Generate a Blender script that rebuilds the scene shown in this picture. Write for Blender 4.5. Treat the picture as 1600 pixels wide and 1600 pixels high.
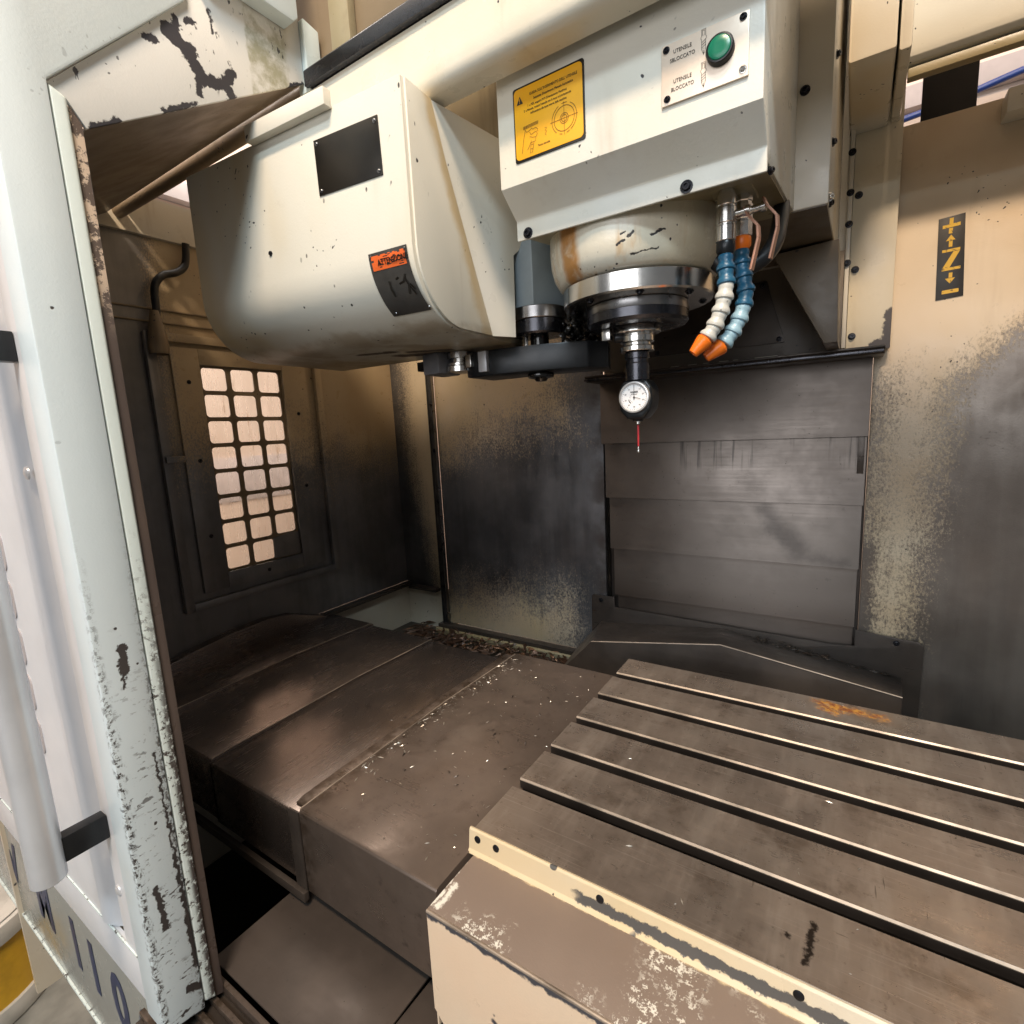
import bpy, bmesh, math, random
from mathutils import Vector, Matrix
random.seed(7)
for o in list(bpy.data.objects): bpy.data.objects.remove(o)
S = bpy.context.scene
COL = S.collection

# ------------------------------------------------------------------ camera
cam_d = bpy.data.cameras.new('camera'); cam = bpy.data.objects.new('camera', cam_d); COL.objects.link(cam)
cam.matrix_world = Matrix(((0.83732, -0.04420, 0.54493, 0.0),
                           (0.54440, 0.15906, -0.82361, 0.0),
                           (-0.05028, 0.98628, 0.15724, 0.54),
                           (0, 0, 0, 1)))
cam_d.sensor_width = 36; cam_d.lens = 18.21; cam_d.clip_start = 0.01; cam_d.clip_end = 60
S.camera = cam

# ------------------------------------------------------------------ world and lamps (indoor workshop)
W = bpy.data.worlds.new('World'); S.world = W; W.use_nodes = True
bg = W.node_tree.nodes['Background']; bg.inputs[0].default_value = (0.96, 0.96, 0.97, 1); bg.inputs[1].default_value = 0.165

def lamp(name, loc, target, power, color, sx, sy=None):
    d = bpy.data.lights.new(name, 'AREA'); d.energy = power; d.color = color
    d.shape = 'RECTANGLE'; d.size = sx; d.size_y = sy or sx
    o = bpy.data.objects.new(name, d); COL.objects.link(o); o.location = loc
    o.rotation_euler = (Vector(target) - Vector(loc)).to_track_quat('-Z', 'Y').to_euler()
    return o
lamp('workshop_window_light', (0.95, -1.8, 2.95), (-0.4, 0.8, 0.5), 70, (0.74, 0.90, 1.0), 0.9, 0.35)
lamp('hall_lamp_near', (0.30, -0.90, 3.2), (-0.1, 0.8, 0.2), 132, (1.0, 0.78, 0.57), 0.8, 0.25)
lamp('hall_fill_light', (-0.2, -4.2, 1.5), (-0.5, 0.8, 0.4), 82, (0.95, 0.97, 1.0), 3.4, 1.7)  # added broad fill lamp behind the camera, softens shadows and gives reflections
lamp('hall_light_left', (-2.0, 0.9, 2.6), (-2.7, 0.9, 0.6), 56, (1.0, 0.90, 0.80), 1.2, 1.2)
lamp('hall_light_back', (0.2, 2.2, 2.9), (0.2, 3.3, 1.7), 26, (1.0, 0.80, 0.68), 1.6, 0.6)

S.view_settings.view_transform = 'Standard'; S.view_settings.look = 'None'
S.view_settings.exposure = 0.0; S.view_settings.gamma = 1.0; S.view_settings.use_curve_mapping = False
S.render.engine = 'CYCLES'
S.cycles.max_bounces = 6; S.cycles.diffuse_bounces = 3; S.cycles.glossy_bounces = 3; S.cycles.transmission_bounces = 4; S.cycles.transparent_max_bounces = 4
S.cycles.caustics_refractive = False; S.cycles.caustics_reflective = False; S.cycles.use_denoising = True
S.cycles.use_adaptive_sampling = True; S.cycles.adaptive_threshold = 0.025; S.cycles.adaptive_min_samples = 16
S.render.resolution_x = 1024; S.render.resolution_y = 1024

# ------------------------------------------------------------------ node helpers
class V:
    def __init__(s, b, sock): s.b, s.s = b, sock
    def _m(s, op, o=None, rev=False, clamp=False):
        n = s.b.t.nodes.new('ShaderNodeMath'); n.operation = op; n.use_clamp = clamp
        a, c = (o, s) if rev else (s, o)
        for i, v in enumerate((a, c)):
            if v is None: continue
            if isinstance(v, V): s.b.t.links.new(v.s, n.inputs[i])
            else: n.inputs[i].default_value = v
        return V(s.b, n.outputs[0])
    def __add__(s, o): return s._m('ADD', o)
    def __radd__(s, o): return s._m('ADD', o)
    def __sub__(s, o): return s._m('SUBTRACT', o)
    def __rsub__(s, o): return s._m('SUBTRACT', o, True)
    def __mul__(s, o): return s._m('MULTIPLY', o)
    def __rmul__(s, o): return s._m('MULTIPLY', o)
    def __truediv__(s, o): return s._m('DIVIDE', o)
    def abs(s): return s._m('ABSOLUTE')
    def max(s, o): return s._m('MAXIMUM', o)
    def min(s, o): return s._m('MINIMUM', o)
    def sqrt(s): return s._m('SQRT')
    def clamp(s): return s._m('ADD', 0.0, clamp=True)
    def step(s, a, c):
        n = s.b.t.nodes.new('ShaderNodeMapRange'); n.interpolation_type = 'SMOOTHSTEP'
        s.b.t.links.new(s.s, n.inputs[0]); n.inputs[1].default_value = a; n.inputs[2].default_value = c
        if a > c:
            n.inputs[1].default_value = c; n.inputs[2].default_value = a; n.inputs[3].default_value = 1; n.inputs[4].default_value = 0
        return V(s.b, n.outputs[0])
class B:
    def __init__(s, name):
        s.m = bpy.data.materials.new(name); s.m.use_nodes = True; s.t = s.m.node_tree
        s.bs = s.t.nodes['Principled BSDF']
        g = s.t.nodes.new('ShaderNodeNewGeometry'); sp = s.t.nodes.new('ShaderNodeSeparateXYZ')
        s.t.links.new(g.outputs['Position'], sp.inputs[0]); s.g = g
        s.x, s.y, s.z = (V(s, sp.outputs[i]) for i in range(3))
        s.pos = g.outputs['Position']
    def vec(s, sx=1, sy=1, sz=1, off=(0, 0, 0)):
        n = s.t.nodes.new('ShaderNodeMapping'); n.inputs['Scale'].default_value = (sx, sy, sz); n.inputs['Location'].default_value = off
        s.t.links.new(s.pos, n.inputs[0]); return n.outputs[0]
    def comb(s, x, y, z):
        n = s.t.nodes.new('ShaderNodeCombineXYZ')
        for i, v in enumerate((x, y, z)):
            if isinstance(v, V): s.t.links.new(v.s, n.inputs[i])
            else: n.inputs[i].default_value = v
        return n.outputs[0]
    def noise(s, scale=5, detail=4, rough=0.55, vec=None, dist=0):
        n = s.t.nodes.new('ShaderNodeTexNoise'); n.inputs['Scale'].default_value = scale
        n.inputs['Detail'].default_value = detail; n.inputs['Roughness'].default_value = rough; n.inputs['Distortion'].default_value = dist
        s.t.links.new(vec or s.pos, n.inputs['Vector']); return V(s, n.outputs[0])
    def vor(s, scale=50, vec=None, feature='F1', rnd=1.0):
        n = s.t.nodes.new('ShaderNodeTexVoronoi'); n.inputs['Scale'].default_value = scale; n.feature = feature
        n.inputs['Randomness'].default_value = rnd
        s.t.links.new(vec or s.pos, n.inputs['Vector']); return V(s, n.outputs['Distance'])
    def mix(s, f, a, c):
        n = s.t.nodes.new('ShaderNodeMix'); n.data_type = 'RGBA'
        if isinstance(f, V): s.t.links.new(f.s, n.inputs[0])
        else: n.inputs[0].default_value = f
        for i, v in ((6, a), (7, c)):
            if isinstance(v, tuple): n.inputs[i].default_value = (*v, 1)
            else: s.t.links.new(v, n.inputs[i])
        return n.outputs[2]
    def lerp(s, f, a, c):
        return (f * (c - a) + a) if not isinstance(a, V) and not isinstance(c, V) else (f * c + (1 - f) * a)
    def out(s, col=None, rough=None, metal=None, bump=None, bstr=0.2, bdist=0.001, spec=None, **kw):
        def put(k, v):
            i = s.bs.inputs[k]
            if isinstance(v, V): s.t.links.new(v.s, i)
            elif isinstance(v, tuple): i.default_value = (*v, 1) if len(v) == 3 else v
            elif isinstance(v, (int, float)): i.default_value = v
            else: s.t.links.new(v, i)
        if col is not None: put('Base Color', col)
        if rough is not None: put('Roughness', rough)
        if metal is not None: put('Metallic', metal)
        if spec is not None: put('Specular IOR Level', spec)
        for k, v in kw.items(): put(k, v)
        if bump is not None:
            n = s.t.nodes.new('ShaderNodeBump'); n.inputs['Strength'].default_value = bstr; n.inputs['Distance'].default_value = bdist
            s.t.links.new(bump.s, n.inputs['Height']); s.t.links.new(n.outputs[0], s.bs.inputs['Normal'])
        return s.m
def simple(name, col, rough=0.5, metal=0.0, var=0.12, **kw):
    b = B(name); n = b.noise(14, 5)
    c2 = tuple(max(0, c * (1 - var * 2.2)) for c in col)
    return b.out(b.mix(n.step(0.35, 0.75), col, c2), rough=b.lerp(b.noise(40, 3), rough * 0.85, min(1, rough * 1.2)), metal=metal, bump=b.noise(220, 2), bstr=0.04, **kw)

CREAM, CREAM2 = (0.64, 0.585, 0.475), (0.71, 0.68, 0.60)
def paint(name, a=CREAM, c=CREAM2, stain=0.55, speck=0.5, rough=0.33, extra=None, dirt=(0.30, 0.19, 0.085), dark=(0.045, 0.042, 0.045), yellow=0.45):
    """machine enamel: two tones, brown drip streaks, small dark knocks; extra(b) -> (mask, colour, rough, metal) layers"""
    b = B(name)
    col = b.mix(b.noise(3.2, 4).step(0.35, 0.7), a, c)
    st = b.noise(1, 4, 0.6, b.vec(16, 16, 1.8)).step(0.56, 0.80) * b.noise(2.3, 3).step(0.40, 0.65) * stain
    yel = b.noise(1, 3, 0.55, b.vec(5, 5, 1.6, (4.2, 0.7, 1.9))).step(0.46, 0.70) * min(1.0, yellow)
    col = b.mix(yel, col, (0.60, 0.47, 0.26))
    col = b.mix(st, col, dirt)
    grime = b.noise(9, 5, 0.7).step(0.60, 0.86) * (0.55 * stain)
    col = b.mix(grime, col, (0.20, 0.14, 0.08))
    wn = b.noise(60, 1); wv = b.comb(b.x + wn * 0.012, b.y, b.z + wn * 0.018)
    sp = b.vor(34, wv).step(0.105, 0.075) * b.noise(7, 3).step(0.60, 0.64)
    sp2 = b.vor(95, wv).step(0.16, 0.10) * b.noise(11, 3).step(0.585, 0.625)
    k = (sp.max(sp2) * speck * 2).clamp()
    col = b.mix(k, col, dark)
    r = b.noise(24, 4).step(0.3, 0.8) * 0.16 + (rough - 0.06); m = 0.0
    h = b.noise(330, 2, 0.6) * 0.34 + b.noise(60, 2) * 0.2 - k * 0.6
    met = k * 0
    if extra:
        for mask, c3, r3, m3 in extra(b):
            col = b.mix(mask, col, c3); r = mask * r3 + (1 - mask) * r
            met = mask * m3 + (1 - mask) * met; h = h - mask * 0.6
    return b.out(col, rough=r, metal=met, bump=h, bstr=0.45, bdist=0.0010)

def capsule(b, u, v, segs, amp=0.012, sc=55, soft=0.002):
    """worn patch: thick polyline (u0,v0,u1,v1,r) with a torn outline"""
    nu = (b.noise(sc, 6, 0.65) - 0.5) * (2 * amp); nv = (b.noise(sc * 1.1, 6, 0.65, b.vec(1, 1, 1, (3.1, 1.7, 5.2))) - 0.5) * (2 * amp)
    uu, vv = u + nu, v + nv; best = None
    for u0, v0, u1, v1, r in segs:
        du, dv = u1 - u0, v1 - v0; L = du * du + dv * dv or 1e-9
        t = (((uu - u0) * du + (vv - v0) * dv) * (1 / L)).clamp()
        ex = uu - (t * du + u0); ey = vv - (t * dv + v0)
        d = (ex * ex + ey * ey).sqrt() - r
        best = d if best is None else best.min(d)
    return best.step(soft, -soft)

BARE = (0.075, 0.070, 0.070)
def worn(b, d, w=0.03, amp=0.12, fine=0.10):
    """bare coating where d>0: broad border of fine scratchy flakes and vertical runs"""
    big = (b.noise(8, 2) - 0.5) * amp + (b.noise(40, 3, 0.7) - 0.5) * (fine * 0.8) + (b.noise(1, 2, 0.6, b.vec(70, 70, 4)) - 0.5) * (fine * 0.8)
    sp = (b.noise(1, 4, 0.75, b.vec(270, 270, 170)) - 0.5) * 4.2
    return ((d + big) * (0.85 / (w + fine * 0.5)) + sp).step(-0.75, 0.75)
def bare(b, c1, c2, axis_z=True):
    n = b.noise(1, 3, 0.6, b.vec(34, 34, 3)) * 0.25 + b.noise(5, 4, 0.6) * 0.75
    c = b.mix(n.step(0.36, 0.64), c1, c2)
    c = b.mix(b.noise(1, 3, 0.7, b.vec(60, 60, 8, (1, 2, 3))).step(0.60, 0.80) * 0.3, c, tuple(v * 0.35 for v in c1))
    return c
def sheen(b, lo, hi):
    return (b.noise(1, 3, 0.6, b.vec(26, 26, 4, (5, 1, 2))) * 0.3 + b.noise(7, 4, 0.65) * 0.7).step(0.34, 0.66) * (hi - lo) + lo

# ---- materials
def mag_marks(b):
    low = b.z.step(0.698, 0.690)
    sc = capsule(b, b.x, b.y, [(-0.735, 0.655, -0.680, 0.675, 0.010), (-0.66, 0.70, -0.60, 0.735, 0.010), (-0.70, 0.72, -0.62, 0.76, 0.016)], 0.016, 30, 0.006) * low
    rim = (b.z - 0.690 + (b.noise(30, 3) - 0.5) * 0.02).step(0.010, 0.0) * b.noise(14, 4).step(0.40, 0.62) * 0.5
    side = b.x.step(-0.485, -0.478) * (b.y + (b.noise(26, 3) - 0.5) * 0.03 - (0.93 - b.z) * 0.42 - 0.585).abs().step(0.024, 0.004) * 0.7
    nic = b.vor(60, b.comb(b.x * 0.6, b.y, b.z * 0.35)).step(0.09, 0.06) * b.noise(8, 2).step(0.47, 0.54)
    return [(rim, (0.30, 0.20, 0.09), 0.5, 0.0), (side, (0.52, 0.36, 0.14), 0.4, 0.0), (sc, (0.06, 0.04, 0.03), 0.5, 0.0), (nic, (0.04, 0.035, 0.03), 0.5, 0.0)]
M_head = paint('cream_enamel_head', (0.68, 0.64, 0.54), (0.72, 0.70, 0.64), stain=0.35, speck=0.5, yellow=0.25)
M_cream = paint('cream_enamel', stain=0.8, speck=0.8, yellow=0.6)
M_mag = paint('cream_enamel_magazine', (0.66, 0.63, 0.55), (0.69, 0.66, 0.57), stain=0.8, speck=0.5, rough=0.34, yellow=0.75, extra=mag_marks)
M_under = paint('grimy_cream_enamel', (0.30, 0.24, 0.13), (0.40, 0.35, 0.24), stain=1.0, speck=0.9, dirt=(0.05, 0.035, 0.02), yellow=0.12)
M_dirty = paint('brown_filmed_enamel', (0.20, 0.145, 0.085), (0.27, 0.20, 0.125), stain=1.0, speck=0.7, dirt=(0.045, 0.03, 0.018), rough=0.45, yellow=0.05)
M_bell = paint('spindle_housing_enamel', (0.66, 0.60, 0.46), (0.72, 0.68, 0.58), stain=0.4, speck=0.9, rough=0.26,
    extra=lambda b: [((b.x + b.noise(40, 3) * 0.012).step(-0.350, -0.338) * (b.x + b.noise(40, 3) * 0.012).step(-0.308, -0.320) * 0.95 * b.noise(45, 5).step(0.15, 0.5), (0.46, 0.20, 0.04), 0.4, 0.0), (b.noise(1, 3, 0.6, b.vec(40, 40, 5, (2, 0, 1))).step(0.56, 0.72) * 0.5, (0.48, 0.27, 0.08), 0.4, 0.0), (capsule(b, b.x, b.z, [(-0.262, 0.765, -0.252, 0.768, 0.0016), (-0.247, 0.772, -0.242, 0.776, 0.002), (-0.222, 0.771, -0.208, 0.776, 0.0014), (-0.256, 0.776, -0.25, 0.777, 0.001), (-0.246, 0.752, -0.215, 0.756, 0.0008)], 0.004, 120, 0.0004), (0.03, 0.027, 0.025), 0.4, 0.0)])

def left_wall_mask(b):   # window wall, plane x=-1.43 (u=y, v=z)
    d = (0.50 - b.z) + (b.y - 1.05) * -0.15
    d = d.max(b.y.step(0.70, 0.55) * 0.6 - 0.2)
    return [(worn(b, d, 0.10, 0.25), bare(b, (0.23, 0.222, 0.22), (0.15, 0.145, 0.145)), sheen(b, 0.28, 0.48), 0.6)]
M_wall_l = paint('worn_enamel_left_wall', (0.42, 0.31, 0.18), (0.48, 0.38, 0.25), stain=1.0, extra=left_wall_mask, yellow=0.2)
def corner_mask(b):
    d = ((0.55 - b.z).max(0.0) * 0.11 - 1.365 - b.x) * 2.2 + (0.40 - b.z).max(0.0) * 0.16
    return [(worn(b, d, 0.04, 0.10, 0.16), bare(b, (0.18, 0.185, 0.195), (0.10, 0.102, 0.108)), sheen(b, 0.30, 0.50), 0.6)]
M_corner = paint('worn_enamel_corner', (0.60, 0.49, 0.33), (0.66, 0.57, 0.43), stain=0.7, extra=corner_mask)
def back_mask(b):
    d = ((0.46 + (b.x + 1.22) * 0.26 - b.z)).min((b.z + 0.045 + (b.x + 1.22) * -0.10))
    d = d.max((b.x + 0.70) * 1.2 + 0.05 - (b.z - 0.5).abs() * 0.05)
    rust = b.x.step(-0.68, -0.60) * b.noise(12, 5).step(0.35, 0.6) * 0.8
    return [(worn(b, d, 0.05, 0.14, 0.13), bare(b, (0.27, 0.275, 0.295), (0.17, 0.172, 0.185)), sheen(b, 0.28, 0.48), 0.75), (rust, (0.045, 0.028, 0.018), 0.5, 0.0)]
M_back = paint('worn_enamel_back_panel', (0.54, 0.41, 0.27), (0.62, 0.52, 0.40), stain=0.8, extra=back_mask)
def right_mask(b):
    z = b.z
    edge = 0.135 + (z - 0.36) * 0.06
    d1 = ((b.x - edge) * 0.9).min((0.58 + (b.x - 0.14) * 0.85) - z)           # big bare field
    d2 = (0.034 + 0.028 * 1.0 - b.x).min(0.60 - z) * 0.5 - 0.004              # strip beside the covers
    d3 = (0.0 - (b.x - 0.062)).min(0.25 - z)                                  # lower left bare strip
    m = worn(b, d1, 0.02, 0.05, 0.05).max(worn(b, d2 * 1.4, 0.02, 0.02, 0.05)).max(worn(b, d3, 0.008, 0.02, 0.03))
    return [(m, bare(b, (0.205, 0.178, 0.155), (0.145, 0.122, 0.104)), sheen(b, 0.32, 0.52), 0.6)]
M_right = paint('worn_enamel_right_wall', (0.58, 0.44, 0.285), (0.65, 0.54, 0.40), stain=0.8, speck=0.7, extra=right_mask, yellow=0.3)
M_column = paint('cream_column_cover', (0.62, 0.53, 0.37), (0.68, 0.62, 0.49), stain=0.6,
    extra=lambda b: [(capsule(b, b.x, b.z, [(0.062, 0.68, 0.040, 0.668, 0.022), (0.062, 0.735, 0.058, 0.68, 0.018)], 0.012, 70), (0.11, 0.10, 0.10), 0.5, 0.3)])

def steel(name, a, c, rough=0.38, metal=0.75, axis='x', streak=0.35, stain=(0.07, 0.055, 0.045), rv=1.0, bs=0.10, wd=1.0, extra=None):
    b = B(name)
    vs = {'x': (5, 240, 240), 'y': (240, 5, 240), 'z': (240, 240, 5)}[axis]; vl = {'x': (2, 40, 40), 'y': (40, 2, 40), 'z': (40, 40, 2)}[axis]
    br = b.noise(1, 3, 0.65, b.vec(*vs)); wide = b.noise(1, 4, 0.65, b.vec(*vl))
    col = b.mix(b.noise(4.5, 5, 0.65).step(0.34, 0.66), a, c)
    col = b.mix((br - 0.5).abs().step(0.10, 0.26) * (0.30 * min(1.0, wd + 0.2)), col, tuple(v * 1.5 for v in a))
    col = b.mix(wide.step(0.50, 0.74) * (streak * wd), col, stain)
    col = b.mix(b.noise(38, 5, 0.75).step(0.60, 0.72) * streak, col, tuple(v * 0.5 for v in stain))
    col = b.mix(b.vor(70).step(0.10, 0.06) * b.noise(9, 2).step(0.5, 0.6) * 0.8, col, (0.02, 0.016, 0.012))
    if extra: col = extra(b, col)
    r = b.noise(11, 5, 0.65).step(0.30, 0.70) * (0.20 * rv) + (rough - 0.10 * rv) + (br - 0.5) * 0.16 + (wide - 0.5) * (0.14 * rv * wd)
    return b.out(col, rough=r, metal=metal, bump=br + b.noise(90, 3, 0.6) * 0.4, bstr=bs, bdist=0.0004)
def col_smears(b, col):
    dr = b.noise(1, 3, 0.6, b.vec(75, 1, 3)).step(0.52, 0.68) * (b.z + (b.noise(30, 2) - 0.5) * 0.06).step(0.40, 0.44) * b.z.step(0.489, 0.485) * b.x.step(-0.46, -0.38)
    sm = capsule(b, b.x, b.z, [(-0.17, 0.32, -0.15, 0.27, 0.018), (-0.15, 0.27, -0.10, 0.225, 0.022), (-0.10, 0.205, -0.01, 0.196, 0.006)], 0.025, 22, 0.02) * b.z.step(0.334, 0.332)
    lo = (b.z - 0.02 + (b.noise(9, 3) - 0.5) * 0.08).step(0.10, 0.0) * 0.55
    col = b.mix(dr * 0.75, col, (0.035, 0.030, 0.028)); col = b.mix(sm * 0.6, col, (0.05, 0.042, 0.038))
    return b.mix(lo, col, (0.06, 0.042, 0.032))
def tray_dirt(b, col):
    seam = (b.x + 0.695 + (b.noise(30, 3) - 0.5) * 0.03).step(0.035, 0.0) * b.noise(50, 4, 0.7).step(0.40, 0.60) * 0.7
    blot = b.noise(14, 5, 0.72).step(0.54, 0.68) * 0.55
    pale = b.noise(6, 4, 0.6, b.vec(1, 1, 1, (7, 3, 1))).step(0.55, 0.72) * 0.35
    col = b.mix(blot, col, (0.085, 0.062, 0.048)); col = b.mix(pale, col, (0.26, 0.21, 0.17))
    return b.mix(seam, col, (0.06, 0.038, 0.022))
M_cover = steel('way_cover_steel', (0.205, 0.165, 0.143), (0.245, 0.20, 0.175), 0.25, 0.9, 'y', streak=0.08, rv=0.3, bs=0.03, wd=0.6)
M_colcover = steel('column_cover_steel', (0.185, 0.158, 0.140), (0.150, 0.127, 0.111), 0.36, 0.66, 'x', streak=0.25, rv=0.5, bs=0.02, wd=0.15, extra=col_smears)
M_tray = steel('chip_tray_steel', (0.185, 0.142, 0.115), (0.145, 0.112, 0.092), 0.36, 0.62, 'x', streak=0.45, wd=0.12, extra=tray_dirt)
M_sump = steel('sump_sheet_steel', (0.105, 0.083, 0.070), (0.080, 0.064, 0.055), 0.38, 0.5, 'x', streak=0.3, wd=0.1)
M_dark = steel('dark_oily_steel', (0.080, 0.064, 0.053), (0.050, 0.041, 0.036), 0.38, 0.45, 'x', wd=0.2)
M_ledge = paint('stained_ledge_enamel', (0.50, 0.43, 0.33), (0.58, 0.52, 0.42), stain=1.0, speck=0.5, yellow=0.2)
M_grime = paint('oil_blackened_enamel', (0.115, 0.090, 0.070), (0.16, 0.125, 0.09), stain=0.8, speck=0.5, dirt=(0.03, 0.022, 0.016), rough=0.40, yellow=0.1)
M_black = simple('black_oxide', (0.016, 0.017, 0.019), 0.32, 0.3)
M_oil = simple('wet_black_grease', (0.010, 0.009, 0.008), 0.14, 0.0)
M_chrome = simple('polished_steel', (0.70, 0.68, 0.65), 0.20, 1.0, 0.08)
M_steel = simple('ground_steel', (0.34, 0.33, 0.33), 0.28, 1.0, 0.15)
M_gun = simple('gunmetal', (0.075, 0.075, 0.085), 0.26, 0.9)
M_alu = simple('brushed_aluminium', (0.72, 0.73, 0.76), 0.36, 0.55, 0.06)
M_screw = simple('black_screw', (0.02, 0.02, 0.025), 0.3, 0.6)
M_blueh = paint('blue_hose_plastic', (0.018, 0.105, 0.19), (0.013499999999999998, 0.07875, 0.14250000000000002), stain=0.55, speck=0.25, rough=0.36, yellow=0.0, dirt=(0.09, 0.065, 0.045))
M_paleb = paint('pale_blue_hose_plastic', (0.30, 0.46, 0.54), (0.22499999999999998, 0.34500000000000003, 0.405), stain=0.55, speck=0.25, rough=0.36, yellow=0.0, dirt=(0.09, 0.065, 0.045))
M_white = paint('milky_hose_plastic', (0.58, 0.57, 0.52), (0.43499999999999994, 0.4275, 0.39), stain=0.55, speck=0.25, rough=0.36, yellow=0.0, dirt=(0.09, 0.065, 0.045))
M_orange = paint('orange_nozzle_plastic', (0.92, 0.19, 0.012), (0.6900000000000001, 0.14250000000000002, 0.009000000000000001), stain=0.55, speck=0.25, rough=0.36, yellow=0.0, dirt=(0.09, 0.065, 0.045))
M_copper = simple('worn_copper_lever', (0.50, 0.26, 0.18), 0.42, 0.35, 0.15)
M_rubber = simple('black_rubber', (0.012, 0.012, 0.013), 0.42)
M_yellow = simple('yellow_sticker', (0.88, 0.42, 0.003), 0.42, 0, 0.06)
M_ink = simple('black_print', (0.02, 0.015, 0.01), 0.5)
M_brownink = simple('brown_print', (0.20, 0.085, 0.005), 0.5)
M_plate = simple('engraved_aluminium_plate', (0.82, 0.68, 0.55), 0.30, 0.25, 0.04)
M_green = simple('green_button', (0.004, 0.15, 0.085), 0.3, 0, 0.05)
M_warn = simple('tarnished_plate', (0.13, 0.12, 0.11), 0.36, 0.6, 0.25)
M_warnor = simple('orange_print', (0.80, 0.13, 0.015), 0.5, 0, 0.1)
M_plaque = simple('blackened_plate', (0.022, 0.018, 0.013), 0.34, 0.3, 0.35)
M_dial = simple('dial_face', (0.86, 0.84, 0.84), 0.4, 0, 0.02)
M_bezel = simple('satin_bezel', (0.62, 0.61, 0.60), 0.3, 0.7, 0.05)
M_red = simple('red_stylus', (0.62, 0.05, 0.06), 0.35)
M_signb = simple('black_sign_film', (0.022, 0.018, 0.014), 0.4, 0, 0.2)
b = B('yellow_sign_print'); M_signy = b.out(b.mix(b.noise(120, 4, 0.7).step(0.56, 0.63) * 0.8, (0.66, 0.40, 0.03), (0.05, 0.035, 0.02)), rough=0.45)
M_plaster = simple('hall_wall_plaster', (0.80, 0.66, 0.57), 0.8, 0, 0.04)
M_band = simple('plain_grey', (0.42, 0.38, 0.38), 0.6, 0, 0.05)
M_cable = simple('blue_cable', (0.015, 0.045, 0.22), 0.4)
M_floor = simple('hall_concrete', (0.20, 0.20, 0.18), 0.55, 0, 0.15)
M_drum = simple('yellow_drum_paint', (0.62, 0.36, 0.02), 0.3, 0, 0.15)
M_drumring = simple('grey_drum_ring', (0.55, 0.54, 0.50), 0.35, 0.3, 0.12)
M_lettering = simple('dark_blue_lettering', (0.012, 0.025, 0.085), 0.4, 0, 0.1)
M_patch = simple('grey_patch_sheet', (0.20, 0.185, 0.175), 0.5, 0.2, 0.15)
M_upright = simple('greasy_grey_angle', (0.13, 0.125, 0.12), 0.35, 0.6, 0.3)
M_boxgrey = simple('changer_housing_grey', (0.30, 0.36, 0.40), 0.35, 0.1, 0.1)
M_gripper = simple('grey_gripper_block', (0.26, 0.26, 0.28), 0.45, 0.3, 0.15)

# table: brownish cast iron with rust patch
b = B('table_cast_iron')
br = b.noise(1, 3, 0.65, b.vec(4, 260, 260)); wipe = b.noise(1, 4, 0.65, b.vec(30, 5, 5))
c = b.mix(b.noise(5, 5, 0.65).step(0.34, 0.66), (0.34, 0.280, 0.235), (0.255, 0.208, 0.175))
c = b.mix(wipe.step(0.46, 0.66) * 0.5, c, (0.42, 0.36, 0.31))
c = b.mix(b.noise(10, 6, 0.72).step(0.52, 0.70) * 0.75, c, (0.155, 0.115, 0.085))
c = b.mix(b.noise(70, 4, 0.75).step(0.58, 0.70) * 0.5, c, (0.11, 0.08, 0.06))
c = b.mix((br - 0.5).abs().step(0.09, 0.22) * 0.4, c, (0.52, 0.45, 0.39))
scr = b.noise(1, 2, 0.5, b.vec(260, 16, 1)).step(0.70, 0.73) * b.noise(9, 3).step(0.50, 0.60)
scr2 = b.noise(1, 2, 0.5, b.vec(30, 300, 1, (2, 1, 0))).step(0.71, 0.74) * b.noise(7, 3).step(0.50, 0.60)
c = b.mix(scr.max(scr2) * 0.75, c, (0.06, 0.045, 0.035))
dings = b.vor(48, b.comb(b.x * 0.7, b.y, b.z)).step(0.07, 0.045) * b.noise(8, 2).step(0.5, 0.58)
c = b.mix(dings, c, (0.03, 0.024, 0.02))
mk = capsule(b, b.x, b.y, [(-0.016, 0.512, -0.012, 0.565, 0.003), (-0.035, 0.535, -0.034, 0.536, 0.003)], 0.010, 90)
c = b.mix(mk, c, (0.03, 0.022, 0.018))
rust = capsule(b, b.x, b.y, [(-0.028, 1.072, 0.005, 1.060, 0.012), (0.005, 1.060, 0.034, 1.066, 0.010), (0.046, 1.058, 0.066, 1.060, 0.009), (-0.02, 1.052, -0.005, 1.042, 0.010)], 0.026, 75, 0.009)
halo = capsule(b, b.x, b.y, [(-0.03, 1.066, 0.07, 1.058, 0.016)], 0.03, 25, 0.02)
c = b.mix(halo * 0.45, c, (0.24, 0.13, 0.06))
c = b.mix(rust * b.noise(70, 5, 0.7).step(0.22, 0.5) * 0.9, c, b.mix(b.noise(90, 4, 0.7).step(0.40, 0.60), (0.52, 0.25, 0.03), (0.20, 0.05, 0.010)))
M_table = b.out(c, rough=b.noise(12, 6, 0.7).step(0.30, 0.70) * 0.24 + 0.24 + rust * 0.3 + (br - 0.5) * 0.22 + (wipe - 0.5) * 0.2, metal=0.68 - rust * 0.65, bump=br + b.noise(90, 4, 0.7) * 0.6 - (scr.max(scr2) + dings) * 2, bstr=0.16, bdist=0.0006)
M_slot = simple('oily_slot_wall', (0.035, 0.028, 0.024), 0.4, 0.3, 0.2)
M_lipedge = simple('bright_edge_highlight', (0.48, 0.39, 0.31), 0.45, 0.6, 0.3)  # paler than the metal around it: edge highlight put into the colour

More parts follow.
